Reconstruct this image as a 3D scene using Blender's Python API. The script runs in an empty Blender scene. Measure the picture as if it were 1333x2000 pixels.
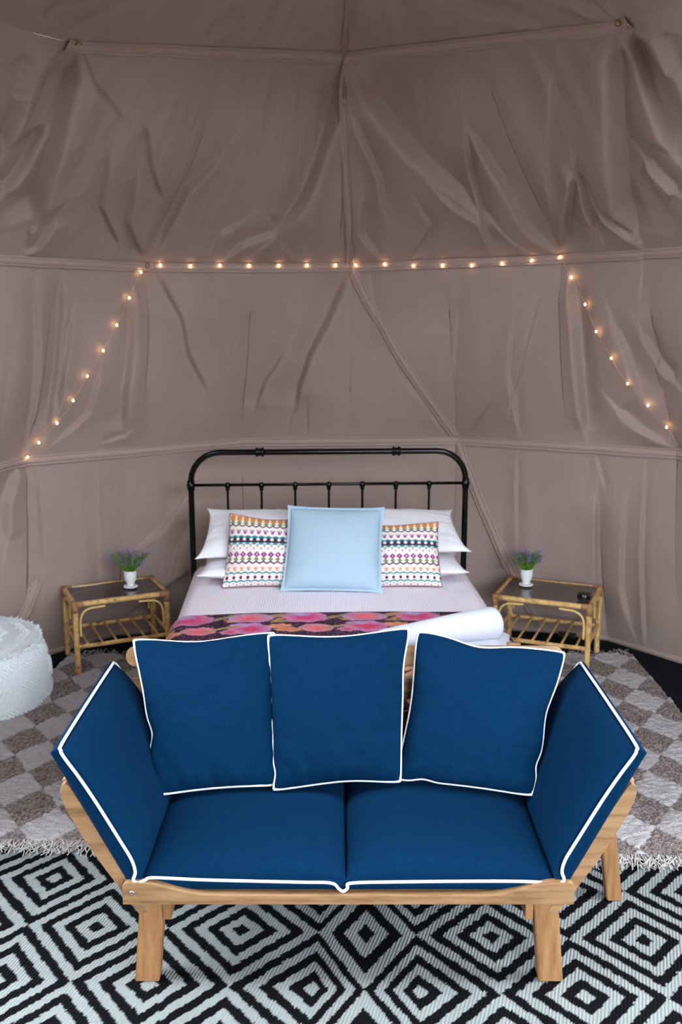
import bpy, bmesh, math, random
import numpy as np
from mathutils import Vector, Matrix
rng = np.random.RandomState(7); random.seed(7)
S = bpy.context.scene; COL = S.collection

# ------------------------------------------------------------------ camera, world, light, exposure
F = 1900.0; PITCH = math.radians(11.9); CAM_H = 2.02
cd = bpy.data.cameras.new('camera'); cam = bpy.data.objects.new('camera', cd); COL.objects.link(cam)
cam.location = (0, 0, CAM_H); cam.rotation_euler = (math.radians(90) - PITCH, 0, 0)
cd.sensor_fit = 'VERTICAL'; cd.sensor_height = 36; cd.lens = F / 2000 * 36
cd.clip_start = 0.05; cd.clip_end = 200
cd.dof.use_dof = True; cd.dof.focus_distance = 3.3; cd.dof.aperture_fstop = 3.2
S.camera = cam
S.view_settings.view_transform = 'Standard'; S.view_settings.look = 'None'
S.view_settings.gamma = 1.0; S.view_settings.use_curve_mapping = False
S.view_settings.exposure = 0.18
S.cycles.use_denoising = True; S.cycles.max_bounces = 8; S.cycles.diffuse_bounces = 5
w = bpy.data.worlds.new('world'); S.world = w; w.use_nodes = True
wb = w.node_tree.nodes['Background']; wb.inputs[0].default_value = (0.80, 0.89, 1.0, 1); wb.inputs[1].default_value = 22.5
def portal(loc, sx, sy, rot):
    l = bpy.data.lights.new('daylight_portal', 'AREA'); l.shape = 'RECTANGLE'; l.size = sx; l.size_y = sy
    l.cycles.is_portal = True
    o = bpy.data.objects.new('daylight_portal', l); COL.objects.link(o); o.location = loc; o.rotation_euler = rot
portal((1.33, -1.0, 1.45), 2.2, 2.9, (math.radians(-90), 0, math.pi)); portal((2.44, -.4, 1.45), 2.9, 1.2, (0, math.radians(90), 0))

# ------------------------------------------------------------------ helpers
def lin(c):
    c = np.asarray(c, float) / 255.0
    return np.where(c <= 0.04045, c / 12.92, ((c + 0.055) / 1.055) ** 2.4)
def empty(name, loc, label, cat, rz=0, group=None):
    o = bpy.data.objects.new(name, None); COL.objects.link(o); o.location = loc; o.rotation_euler = (0, 0, rz)
    o.empty_display_size = 0.1
    return tag(o, label, cat, group)
def tag(o, label=None, cat=None, group=None, kind=None):
    if label: o['label'] = label
    if cat: o['category'] = cat
    if group: o['group'] = group
    if kind: o['kind'] = kind
    return o
def mesh(name, V, Fc, mat, parent=None, smooth=True, colors=None, local=False, kind=None):
    """V: verts in world coordinates (or local to parent when local=True)."""
    V = np.asarray(V, float).reshape(-1, 3)
    if parent is not None and not local:
        V = V - np.array(world_loc(parent))
    m = bpy.data.meshes.new(name)
    if isinstance(Fc, np.ndarray):
        n, k = Fc.shape
        m.vertices.add(len(V)); m.vertices.foreach_set('co', V.ravel())
        m.loops.add(n * k); m.loops.foreach_set('vertex_index', Fc.ravel().astype(np.int32))
        m.polygons.add(n); m.polygons.foreach_set('loop_start', np.arange(0, n * k, k, dtype=np.int32))
        m.polygons.foreach_set('loop_total', np.full(n, k, np.int32)); m.update(calc_edges=True)
    else:
        m.from_pydata(V.tolist(), [], [tuple(f) for f in Fc])
    m.polygons.foreach_set('use_smooth', [smooth] * len(m.polygons))
    if colors is not None:
        a = m.color_attributes.new('Col', 'FLOAT_COLOR', 'POINT')
        c = np.ones((len(V), 4)); c[:, :3] = colors; a.data.foreach_set('color', c.ravel())
    m.materials.append(mat); m.validate(); m.update()
    o = bpy.data.objects.new(name, m); COL.objects.link(o)
    if parent is not None: o.parent = parent
    if kind: o['kind'] = kind
    return o
def world_loc(o):
    p = np.zeros(3)
    while o is not None:
        p += np.array(o.location); o = o.parent
    return p
def merge(parts):
    Vs, Fs, k = [], [], 0
    for V, Fc in parts:
        Vs.append(np.asarray(V)); Fs += [tuple(int(i) + k for i in f) for f in Fc]; k += len(V)
    return np.vstack(Vs), Fs
def gridF(n, m, wrap=False):
    """faces of an n x m vertex grid (index i*m+j); wrap closes j."""
    i, j = np.meshgrid(np.arange(n - 1), np.arange(m if wrap else m - 1), indexing='ij')
    a = i * m + j; b = i * m + (j + 1) % m; c = (i + 1) * m + (j + 1) % m; d = (i + 1) * m + j
    return np.stack([a, b, c, d], -1).reshape(-1, 4)
def tube(P, r, n=8, closed=False, cap=True):
    P = np.asarray(P, float); N = len(P); r = np.broadcast_to(np.asarray(r, float), (N,))
    T = np.zeros_like(P)
    if closed: T = np.roll(P, -1, 0) - np.roll(P, 1, 0)
    else: T[1:-1] = P[2:] - P[:-2]; T[0] = P[1] - P[0]; T[-1] = P[-1] - P[-2]
    T /= np.linalg.norm(T, axis=1)[:, None] + 1e-12
    up = np.array([0, 0, 1.0]) if abs(T[0][2]) < 0.9 else np.array([1.0, 0, 0])
    A = up - T[0] * (up @ T[0]); A /= np.linalg.norm(A); V = []
    for k in range(N):
        A = A - T[k] * (A @ T[k]); A /= np.linalg.norm(A) + 1e-12; B = np.cross(T[k], A)
        for j in range(n):
            t = 2 * math.pi * j / n; V.append(P[k] + r[k] * (math.cos(t) * A + math.sin(t) * B))
    Fc = [tuple(f) for f in gridF(N, n, True)]
    if closed: Fc += [((N - 1) * n + j, (N - 1) * n + (j + 1) % n, (j + 1) % n, j) for j in range(n)]
    elif cap: Fc += [tuple(range(n - 1, -1, -1)), tuple((N - 1) * n + j for j in range(n))]
    return np.array(V), Fc
def smooth_path(P, n=8, closed=False):
    """Catmull-Rom through the points."""
    P = np.asarray(P, float); N = len(P); out = []
    for i in range(N if closed else N - 1):
        p0 = P[(i - 1) % N] if closed or i > 0 else P[0]; p1 = P[i]; p2 = P[(i + 1) % N]
        p3 = P[(i + 2) % N] if closed or i + 2 < N else P[-1]
        for k in range(n):
            t = k / n
            out.append(0.5 * (2 * p1 + (p2 - p0) * t + (2 * p0 - 5 * p1 + 4 * p2 - p3) * t * t + (3 * p1 - p0 - 3 * p2 + p3) * t ** 3))
    if not closed: out.append(P[-1])
    return np.array(out)
def lathe(prof, c=(0, 0, 0), n=32):
    V = []
    for r, z in prof:
        for j in range(n):
            t = 2 * math.pi * j / n; V.append((c[0] + r * math.cos(t), c[1] + r * math.sin(t), c[2] + z))
    Fc = [tuple(f) for f in gridF(len(prof), n, True)]
    Fc += [tuple(range(n - 1, -1, -1)), tuple((len(prof) - 1) * n + j for j in range(n))]
    return np.array(V), Fc
def box(c, X, Y, Z, bev=0.003, seg=2):
    """box centred at c with half-axis vectors X, Y, Z; bevelled."""
    c, X, Y, Z = map(Vector, (c, X, Y, Z)); bm = bmesh.new()
    vs = {}
    for i in (-1, 1):
        for j in (-1, 1):
            for k in (-1, 1): vs[i, j, k] = bm.verts.new(c + X * i + Y * j + Z * k)
    for a in ((-1, 0), (1, 0), (-1, 1), (1, 1), (-1, 2), (1, 2)):
        s, ax = a; q = []
        for p in ((-1, -1), (1, -1), (1, 1), (-1, 1)):
            t = list(p); t.insert(ax, s); q.append(vs[tuple(t)])
        bm.faces.new(q)
    bmesh.ops.recalc_face_normals(bm, faces=bm.faces)
    if bev: bmesh.ops.bevel(bm, geom=list(bm.edges), offset=bev, segments=seg, affect='EDGES', profile=0.7)
    bm.verts.index_update()
    V = np.array([v.co[:] for v in bm.verts]); Fc = [tuple(v.index for v in f.verts) for f in bm.faces]; bm.free()
    return V, Fc
def prism(outline, axis_vec, bev=0.003):
    """outline: closed 3-D planar polygon; extruded by axis_vec."""
    bm = bmesh.new(); a = [bm.verts.new(p) for p in outline]; b = [bm.verts.new(Vector(p) + Vector(axis_vec)) for p in outline]
    n = len(a); bm.faces.new(a); bm.faces.new(b[::-1])
    for i in range(n): bm.faces.new((a[i], b[i], b[(i + 1) % n], a[(i + 1) % n]))
    bmesh.ops.recalc_face_normals(bm, faces=bm.faces)
    if bev: bmesh.ops.bevel(bm, geom=[e for e in bm.edges if e.calc_face_angle(0) > 0.6], offset=bev, segments=2, affect='EDGES', profile=0.7)
    bm.verts.index_update(); V = np.array([v.co[:] for v in bm.verts]); Fc = [tuple(v.index for v in f.verts) for f in bm.faces]; bm.free()
    return V, Fc
def noise2(x, y, seed=0, oct=3):
    """cheap smooth value noise, vectorised, range about -1..1"""
    def h(i, j, s): 
        v = np.sin(i * 127.1 + j * 311.7 + s * 74.7) * 43758.5453; return v - np.floor(v)
    t = 0; a = 1; tot = 0
    for o in range(oct):
        X = x * 2 ** o; Y = y * 2 ** o; i = np.floor(X); j = np.floor(Y); u = X - i; v = Y - j
        u = u * u * (3 - 2 * u); v = v * v * (3 - 2 * v); s = seed + o * 13
        t = t + a * ((h(i, j, s) * (1 - u) + h(i + 1, j, s) * u) * (1 - v) + (h(i, j + 1, s) * (1 - u) + h(i + 1, j + 1, s) * u) * v); tot += a; a *= 0.5
    return (t / tot) * 2 - 1

# ------------------------------------------------------------------ materials
def mat(name, col=None, rough=0.6, spec=0.5, attr=False, **kw):
    m = bpy.data.materials.new(name); m.use_nodes = True; nt = m.node_tree; b = nt.nodes['Principled BSDF']
    b.inputs['Roughness'].default_value = rough; b.inputs['Specular IOR Level'].default_value = spec
    if col is not None: b.inputs['Base Color'].default_value = (*lin(col), 1)
    for k, v in kw.items(): b.inputs[k.replace('_', ' ')].default_value = v
    if attr:
        a = nt.nodes.new('ShaderNodeVertexColor'); a.layer_name = 'Col'; nt.links.new(a.outputs[0], b.inputs['Base Color'])
    return m
def N(m, t, **kw):
    n = m.node_tree.nodes.new(t)
    for k, v in kw.items():
        if k in n.inputs: n.inputs[k].default_value = v
        else: setattr(n, k, v)
    return n
def coords(m, kind='Object', scale=(1, 1, 1), rot=(0, 0, 0)):
    t = N(m, 'ShaderNodeTexCoord'); mp = N(m, 'ShaderNodeMapping'); mp.inputs['Scale'].default_value = scale
    mp.inputs['Rotation'].default_value = rot
    m.node_tree.links.new(t.outputs[kind], mp.inputs[0]); return mp.outputs[0]
def bump(m, height, strength=0.3, dist=0.002):
    b = N(m, 'ShaderNodeBump'); b.inputs['Strength'].default_value = strength; b.inputs['Distance'].default_value = dist
    m.node_tree.links.new(height, b.inputs['Height']); m.node_tree.links.new(b.outputs[0], m.node_tree.nodes['Principled BSDF'].inputs['Normal'])
def noise_tex(m, vec, scale=5, detail=3, rough=0.5):
    n = N(m, 'ShaderNodeTexNoise'); n.inputs['Scale'].default_value = scale; n.inputs['Detail'].default_value = detail
    n.inputs['Roughness'].default_value = rough
    m.node_tree.links.new(vec, n.inputs['Vector']); return n.outputs['Fac']
def ramp(m, fac, stops):
    r = N(m, 'ShaderNodeValToRGB'); el = r.color_ramp.elements
    el[0].position = stops[0][0]; el[0].color = (*lin(stops[0][1]), 1)
    el[1].position = stops[-1][0]; el[1].color = (*lin(stops[-1][1]), 1)
    for p, c in stops[1:-1]: e = el.new(p); e.color = (*lin(c), 1)
    m.node_tree.links.new(fac, r.inputs[0]); m.node_tree.links.new(r.outputs[0], m.node_tree.nodes['Principled BSDF'].inputs['Base Color'])
def weave(m, scale=900, strength=0.25, dist=0.0004, kind='Object'):
    v = coords(m, kind); L = m.node_tree.links; o = []
    for d in ('X', 'Z'):
        wv = N(m, 'ShaderNodeTexWave', bands_direction=d); wv.inputs['Scale'].default_value = scale / 20; wv.inputs['Distortion'].default_value = 1.5
        L.new(v, wv.inputs[0]); o.append(wv.outputs['Fac'])
    a = N(m, 'ShaderNodeMath', operation='ADD'); L.new(o[0], a.inputs[0]); L.new(o[1], a.inputs[1]); bump(m, a.outputs[0], strength, dist)

M = {}
M['canvas'] = mat('tent_canvas', (172, 152, 144), 0.85, 0.2)
ramp(M['canvas'], noise_tex(M['canvas'], coords(M['canvas']), 1.5, 4), [(0.3, (156, 136, 128)), (0.7, (166, 146, 138))])
bump(M['canvas'], noise_tex(M['canvas'], coords(M['canvas'], scale=(1, 1, .35)), 260, 2), 0.12, 0.0006)
M['seam'] = mat('canvas_seam', (168, 147, 139), 0.8, 0.2)
M['stitch'] = mat('seam_stitch', (120, 103, 98), 0.9, 0.1)
M['floor'] = mat('dark_floor_carpet', (20, 23, 28), 0.95, 0.1)
bump(M['floor'], noise_tex(M['floor'], coords(M['floor']), 300, 2), 0.5, 0.002)
M['deck'] = mat('outside_deck', (84, 80, 74), 0.9, 0.2)
M['navy'] = mat('navy_fabric', (8, 62, 112), 0.95, 0.06)

ramp(M['navy'], noise_tex(M['navy'], coords(M['navy']), 350, 2), [(0.35, (1, 30, 55)), (0.65, (2, 40, 70))])
bump(M['navy'], noise_tex(M['navy'], coords(M['navy']), 900, 1), 0.3, 0.0006)
M['piping'] = mat('white_piping', (212, 212, 214), 0.6, 0.3)
def wood(name, c1, c2, c3, rot=(0, 0, 0), sc=(3, 30, 30)):
    m = mat(name, c2, 0.45, 0.4); v = coords(m, scale=sc, rot=rot)
    f = noise_tex(m, v, 1.6, 5, 0.6); ramp(m, f, [(0.3, c1), (0.5, c2), (0.72, c3)])
    bump(m, f, 0.1, 0.001); return m
M['wood'] = wood('acacia_wood', (112, 80, 52), (144, 110, 76), (162, 127, 92))
M['woodv'] = wood('acacia_leg', (116, 78, 46), (140, 100, 63), (154, 115, 76), sc=(26, 26, 2.5))
M['metal'] = mat('black_bed_metal', (2, 2, 3), 0.16, 0.32)
M['chrome'] = mat('bolt_metal', (190, 188, 184), 0.3, 0.5, Metallic=1.0)
M['brass'] = mat('brass_ring', (150, 120, 70), 0.35, 0.5, Metallic=1.0)
M['linen'] = mat('white_linen', (238, 236, 244), 0.85, 0.2)
M['pillowcase'] = mat('white_pillowcase', (240, 240, 246), 0.8, 0.2)
bump(M['pillowcase'], noise_tex(M['pillowcase'], coords(M['pillowcase']), 12, 4), 0.4, 0.012)
M['roll'] = mat('white_blanket', (196, 198, 208), 0.9, 0.1)
bump(M['roll'], noise_tex(M['roll'], coords(M['roll']), 30, 4), 0.3, 0.006)
M['stripe'] = mat('striped_bedspread', (236, 230, 238), 0.8, 0.2)
def _st():
    m = M['stripe']; v = coords(m); wv = N(m, 'ShaderNodeTexWave', bands_direction='X'); wv.inputs['Scale'].default_value = 25
    wv.inputs['Distortion'].default_value = .1; m.node_tree.links.new(v, wv.inputs[0])
    ramp(m, wv.outputs['Fac'], [(0.3, (236, 228, 238)), (0.7, (244, 238, 246))]); bump(m, wv.outputs['Fac'], 0.3, 0.002)
_st()
M['blue'] = mat('pale_blue_linen', (168, 194, 210), 0.85, 0.2)
bump(M['blue'], noise_tex(M['blue'], coords(M['blue']), 14, 5), 0.5, 0.010)
M['pattern'] = mat('printed_cushion_fabric', rough=0.85, spec=0.2, attr=True)
M['quilt'] = mat('floral_quilt_fabric', rough=0.9, spec=0.1, attr=True)
def _q():
    m = M['quilt']; v = coords(m); o = []
    for d in 'XY':
        wv = N(m, 'ShaderNodeTexWave', bands_direction=d); wv.inputs['Scale'].default_value = 32; wv.inputs['Distortion'].default_value = 1
        m.node_tree.links.new(v, wv.inputs[0]); o.append(wv.outputs['Fac'])
    bump(m, o[1], 0.6, 0.004)
_q()
M['rug1'] = mat('woven_diamond_rug', rough=0.9, spec=0.08, attr=True)
def _r1():
    m = M['rug1']; v = coords(m, rot=(0, 0, math.radians(17))); wv = N(m, 'ShaderNodeTexWave', bands_direction='X')
    wv.inputs['Scale'].default_value = 30; wv.inputs['Distortion'].default_value = .6
    m.node_tree.links.new(v, wv.inputs[0]); bump(m, wv.outputs['Fac'], 0.7, 0.003)
_r1()
M['rug2'] = mat('tufted_wool_rug', rough=0.95, spec=0.1, attr=True)
bump(M['rug2'], noise_tex(M['rug2'], coords(M['rug2']), 160, 3, 0.7), 1.0, 0.008)
M['fringe'] = mat('rug_fringe_wool', (176, 170, 166), 0.95, 0.1)
M['pouf'] = mat('pouf_cotton', (232, 240, 242), 0.9, 0.2)
M['cane'] = mat('bamboo_cane', (196, 156, 88), 0.45, 0.4)
def _cane():
    m = M['cane']; f = noise_tex(m, coords(m, scale=(1, 1, 1)), 26, 4, 0.65)
    ramp(m, f, [(0.31, (60, 38, 22)), (0.37, (182, 138, 84)), (0.55, (214, 174, 112)), (0.8, (226, 194, 138))])
_cane()
M['cane_light'] = mat('peeled_cane', (216, 182, 120), 0.45, 0.4)
M['wrap'] = mat('cane_wrap', (158, 116, 80), 0.55, 0.3)
bump(M['wrap'], noise_tex(M['wrap'], coords(M['wrap'], scale=(1, 1, 6)), 60, 2), 0.6, 0.002)
M['glass'] = mat('smoked_glass', (170, 172, 178), 0.04, 0.5); M['glass'].node_tree.nodes['Principled BSDF'].inputs['Transmission Weight'].default_value = 1.0
M['china'] = mat('white_glazed_ceramic', (240, 242, 242), 0.18, 0.5)
M['leaf'] = mat('herb_leaf', (104, 150, 52), 0.6, 0.3)
M['leaf2'] = mat('herb_leaf_dark', (92, 108, 70), 0.6, 0.3)
M['flower'] = mat('lavender_flower', (138, 108, 190), 0.7, 0.2)
M['soil'] = mat('soil', (40, 30, 24), 0.95, 0.1)
M['black'] = mat('black_plastic', (14, 14, 15), 0.25, 0.5)
M['dark'] = mat('dark_base_fabric', (34, 32, 36), 0.9, 0.2)
M['wire'] = mat('silver_wire', (200, 185, 165), 0.35, 0.5, Metallic=0.6)
M['bulb'] = mat('warm_bulb', (255, 220, 160), 0.3)
_b = M['bulb'].node_tree.nodes['Principled BSDF']; _b.inputs['Emission Color'].default_value = (1.0, 0.62, 0.27, 1); _b.inputs['Emission Strength'].default_value = 26

# ------------------------------------------------------------------ tent shell
CX, CY = 0.05, 3.96
def ring(nodes_back, R, z, n=10, off=0.0):
    """nodes listed left to right over the back; rest filled by a regular polygon of radius R. returns function th->(r,z)"""
    pts = [(math.atan2(x - CX, y - CY), math.hypot(x - CX, y - CY), zz) for x, y, zz in nodes_back]
    lo, hi = pts[0][0], pts[-1][0]; step = 2 * math.pi / n; t = hi + step * 0.9
    while t < math.pi * 2 + lo - step * 0.45: pts.append((t, R, z)); t += step
    pts = [(p[0] - 2 * math.pi, p[1], p[2]) for p in pts] + pts + [(p[0] + 2 * math.pi, p[1], p[2]) for p in pts]
    pts.sort(); T = np.array([p[0] for p in pts]); Rr = np.array([p[1] for p in pts]); Z = np.array([p[2] for p in pts])
    def f(th):
        th = np.asarray(th, float); k = np.clip(np.searchsorted(T, th, 'right') - 1, 0, len(T) - 2)
        x0, y0 = Rr[k] * np.sin(T[k]), Rr[k] * np.cos(T[k]); x1, y1 = Rr[k + 1] * np.sin(T[k + 1]), Rr[k + 1] * np.cos(T[k + 1])
        dx, dy = np.sin(th), np.cos(th); ex, ey = x1 - x0, y1 - y0
        den = dx * ey - dy * ex; r = (x0 * ey - y0 * ex) / den
        s = np.where(np.abs(ex) > np.abs(ey), (r * dx - x0) / np.where(np.abs(ex) < 1e-9, 1, ex), (r * dy - y0) / np.where(np.abs(ey) < 1e-9, 1, ey))
        return r, Z[k] * (1 - s) + Z[k + 1] * s
    return f
RINGS = [ring([(-2.62, 3.8, 0), (-2.66, 4.88, 0), (-1.84, 5.36, 0), (-1.42, 5.83, 0), (0.05, 6.12, 0), (1.28, 5.90, 0), (1.66, 5.735, 0), (2.0, 5.31, 0), (2.4, 4.6, 0), (2.48, 3.9, 0)], 2.45, 0),
         ring([(-2.12, 3.96, 1.21), (-1.73, 5.27, 1.215), (-0.63, 6.05, 1.21), (0.73, 6.05, 1.225), (1.84, 5.25, 1.26), (2.25, 3.96, 1.25)], 2.2, 1.22),
         ring([(-2.10, 3.4, 2.26), (-1.82, 4.55, 2.26), (-1.06, 5.49, 2.25), (0.055, 5.85, 2.267), (1.20, 5.46, 2.295), (1.86, 4.54, 2.3), (2.2, 3.4, 2.3)], 2.15, 2.27),
         ring([(-1.78, 3.2, 3.04), (-1.10, 4.32, 3.09), (0.013, 5.03, 3.215), (1.14, 4.3, 3.165), (1.85, 3.2, 3.15)], 1.9, 3.02, n=10),
         (lambda th: (np.full_like(np.asarray(th, float), 0.02), np.full_like(np.asarray(th, float), 3.62)))]
H_LEV = [0, 1.22, 1.06, 1.22, 1.2]
def surf(th, lev):
    th = np.asarray(th, float); lev = np.clip(np.asarray(lev, float), 0, 4); k = np.minimum(lev.astype(int), 3); v = lev - k
    r = np.zeros_like(th + lev); z = r.copy()
    th, lev, k, v = np.broadcast_arrays(th, lev, k, v)
    for q in range(4):
        m_ = k == q
        if m_.any():
            r0, z0 = RINGS[q](th[m_]); r1, z1 = RINGS[q + 1](th[m_]); r[m_] = r0 * (1 - v[m_]) + r1 * v[m_]; z[m_] = z0 * (1 - v[m_]) + z1 * v[m_]
    return np.stack([CX + r * np.sin(th), CY + r * np.cos(th), z], -1)
def at(px, py):
    """where a sight line meets the tent wall, as (theta, level)"""
    a = (px - 666.5) / F; b = (py - 1000) / F; s, c = math.sin(PITCH), math.cos(PITCH)
    d = np.array([a, c - b * s, -s - b * c]); best = None
    for g in (TG,):
        P, th, lv = g; Q = P - np.array([0, 0, CAM_H]); dn = d / np.linalg.norm(d)
        e = np.linalg.norm(Q - (Q @ dn)[:, None] * dn, axis=1); i = e.argmin()
    # refine
    th0, l0 = th[i], lv[i]; s1 = 0.01; s2 = 0.01
    for _ in range(40):
        tt, ll = np.meshgrid(th0 + np.array([-1, 0, 1]) * s1, l0 + np.array([-1, 0, 1]) * s2); tt = tt.ravel(); ll = np.clip(ll.ravel(), 0, 3.99)
        Q = surf(tt, ll) - np.array([0, 0, CAM_H]); dn = d / np.linalg.norm(d); e = np.linalg.norm(Q - (Q @ dn)[:, None] * dn, axis=1); j = e.argmin()
        if j == 4: s1 /= 2; s2 /= 2
        th0, l0 = tt[j], ll[j]
    return th0, l0
_t, _l = np.meshgrid(np.linspace(-1.5, 1.5, 301), np.linspace(0, 3.9, 300)); TG = (surf(_t.ravel(), _l.ravel()), _t.ravel(), _l.ravel())
RAV = 2.0
# folds of the cloth: (points measured on the photograph, depth, width, sharpness side)
FOLDS = [
 ([(666, 122), (640, 230), (585, 380), (540, 438)], -.050, .10, 1), ([(690, 122), (820, 290), (905, 365), (948, 412)], .055, .12, -1),
 ([(520, 405), (545, 455), (575, 503)], .014, .035, 1), ([(915, 235), (925, 330), (948, 420), (965, 498)], .028, .06, -1),
 ([(920, 238), (985, 340), (1030, 430), (1090, 492)], -.035, .09, -1), ([(1135, 318), (1112, 420), (1100, 492)], .03, .06, 1),
 ([(1135, 318), (1152, 400), (1170, 450)], -.025, .05, -1), ([(1213, 52), (1216, 250), (1225, 400), (1250, 470)], -.075, .13, -1),
 ([(1225, 60), (1270, 180), (1333, 300)], .05, .1, -1), ([(1180, 400), (1240, 470)], .02, .05, 1),
 ([(1260, 310), (1333, 370)], .03, .07, 1), ([(150, 88), (105, 220), (70, 360), (60, 440)], -.06, .12, 1), ([(60, 90), (30, 220), (0, 300)], .04, .10, 1),
 ([(205, 280), (192, 400), (232, 482)], -.016, .045, -1), ([(258, 330), (243, 430), (278, 506)], -.022, .05, -1),
 ([(430, 288), (360, 360), (330, 430), (305, 485)], -.024, .06, 1), ([(278, 230), (285, 310), (312, 385)], -.014, .05, -1),
 ([(470, 420), (430, 450), (410, 500)], -.014, .05, 1), ([(540, 440), (470, 470), (435, 505)], -.018, .05, 1),
 ([(160, 90), (180, 150), (240, 220)], .02, .06, 1), ([(820, 380), (845, 430), (810, 500)], .014, .035, -1), ([(700, 200), (750, 330), (760, 420)], -.02, .05, -1),
 ([(715, 380), (712, 450), (745, 500)], -.018, .045, 1), ([(860, 350), (940, 420)], .015, .04, 1), ([(100, 420), (70, 480), (40, 500)], .02, .05, 1),
 ([(90, 240), (40, 330), (0, 380)], -.035, .07, 1), ([(1090, 130), (1075, 300), (1085, 400)], -.012, .07, 1), ([(1290, 60), (1333, 150)], -.04, .08, 1),
 ([(680, 520), (640, 610), (600, 690), (582, 750), (573, 805)], -.042, .085, 1), ([(560, 672), (515, 740), (495, 800)], -.022, .06, 1),
 ([(256, 560), (245, 680), (237, 760), (236, 850)], -.03, .07, 1), ([(120, 525), (112, 620), (105, 720), (85, 855)], -.02, .05, 1), ([(68, 540), (64, 700), (52, 870)], -.018, .045, 1),
 ([(135, 610), (112, 730), (106, 800)], -.02, .04, -1), ([(188, 720), (170, 800), (110, 860)], -.014, .04, 1),
 ([(1118, 530), (1134, 640), (1142, 750), (1148, 856)], -.045, .06, -1), ([(305, 535), (350, 620), (362, 690), (400, 765)], -.018, .06, -1),
 ([(1205, 620), (1235, 680), (1262, 760)], -.025, .06, -1), ([(1262, 640), (1300, 700), (1333, 740)], -.025, .05, -1), ([(1210, 790), (1260, 835), (1310, 868)], .03, .06, 1),
 ([(725, 530), (740, 640), (735, 700)], -.010, .04, 1), ([(1010, 610), (1000, 720), (1018, 850)], -.012, .035, 1), ([(900, 540), (895, 700), (890, 845)], -.006, .03, 1),
 ([(1065, 560), (1030, 700), (1000, 800)], -.012, .05, 1), ([(965, 780), (930, 830), (915, 850)], .012, .02, 1), ([(200, 865), (240, 850), (245, 845)], .015, .02, 1),
 ([(780, 720), (830, 780), (860, 830)], -.010, .06, 1), ([(600, 740), (602, 850)], -.005, .012, 1),
 ([(35, 905), (5, 980), (0, 1060)], -.03, .06, 1), ([(68, 935), (70, 1020), (76, 1120)], -.012, .05, 1), ([(65, 1125), (55, 1170), (35, 1215)], .002, .03, 1), ([(68, 1122), (90, 1125)], .0, .02, 1),
 ([(370, 945), (310, 1030), (270, 1060)], -.018, .05, 1), ([(372, 1010), (340, 1080), (330, 1140)], -.02, .05, 1), ([(372, 1110), (300, 1160), (250, 1200)], -.02, .04, 1),
 ([(183, 900), (184, 1050), (190, 1200)], -.006, .04, 1), ([(1013, 890), (1014, 1060)], .010, .02, 1), ([(1172, 950), (1172, 1100), (1176, 1235)], -.024, .04, 1),
 ([(1265, 890), (1263, 1060), (1262, 1270)], -.012, .018, 1), ([(1168, 890), (1185, 950)], -.01, .02, 1), ([(985, 1040), (990, 1110)], -.012, .03, 1), ([(1230, 970), (1225, 1150), (1240, 1230)], -.012, .05, 1),
 ([(860, 0), (1000, 40), (1100, 60)], -.02, .10, 1), ([(500, 0), (400, 80)], -.02, .08, 1), ([(1195, 40), (1130, 0)], .03, .06, 1), ([(145, 75), (90, 20)], .03, .06, 1),
]
FD = []
C0 = np.array([0.0, 1.5])
for pts, amp, wd, side in FOLDS:
    A = np.array([at(*p) for p in pts]); FD.append((A * np.array([RAV, 1.15]), amp, wd, side))
def disp(th, lev):
    """outward displacement of the cloth"""
    X = th * RAV; Yv = lev * 1.15; d = np.zeros_like(X)
    v = lev - np.floor(lev); env = np.clip(np.minimum(v, 1 - v) * 9, 0, 1) ** .6
    for A, amp, wd, side in FD:
        best = np.full(X.shape, 9.0); sg = np.zeros_like(X); L = 0; tot = np.linalg.norm(np.diff(A, axis=0), axis=1).sum(); tp = np.zeros_like(X)
        for a, b in zip(A[:-1], A[1:]):
            e = b - a; l = np.linalg.norm(e); e = e / l
            t = np.clip(((X - a[0]) * e[0] + (Yv - a[1]) * e[1]), 0, l); px = X - a[0] - t * e[0]; py = Yv - a[1] - t * e[1]
            q = np.hypot(px, py); c = e[0] * py - e[1] * px; m_ = q < best
            best[m_] = q[m_]; sg[m_] = np.sign(c[m_]); tp[m_] = (L + t[m_]) / tot; L += l
        mid = A[len(A) // 2]; e = A[-1] - A[0]; cs = np.sign(e[0] * (C0[1] - mid[1]) - e[1] * (C0[0] - mid[0]))   # ridge lies towards the middle of the wall
        x = best * sg * cs; a_ = (.003 + abs(amp)) * 1.0 * np.clip(np.sin(np.pi * np.clip(tp, 0.04, .96)) * 2.2, 0.2, 1)
        d += a_ * (np.exp(-np.abs(np.where(x > 0, x / (.20 * wd), x / (1.5 * wd))) ** 1.6) - .9 * np.where(x > 0, (x / (.25 * wd)).clip(0, 1), 0) * np.exp(-(np.clip(x, 0, 9) / (1.9 * wd)) ** 1.8))
    d = d * np.clip(env + .0, 0, 1)
    d += env * (0.022 * noise2(X * 2.2, Yv * .8, 3) + 0.008 * noise2(X * 7, Yv * 1.4, 5))
    d += -0.045 * np.sin(np.pi * v) * (lev < 3)
    return d
def nrm(th, lev):
    e = 1e-3; a = surf(th + e, lev) - surf(th - e, lev); l0 = np.clip(lev - e, 0, 3.999); b = surf(th, l0 + 2 * e) - surf(th, l0)
    # smooth outward direction: radial in plan with the profile's tilt
    n = np.cross(b, a); n /= np.linalg.norm(n, axis=-1)[..., None] + 1e-12
    o = np.stack([np.sin(th), np.cos(th), 0 * th + .1], -1); s = np.sign((n * o).sum(-1))[..., None]; return n * np.where(s == 0, 1, s)
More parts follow.
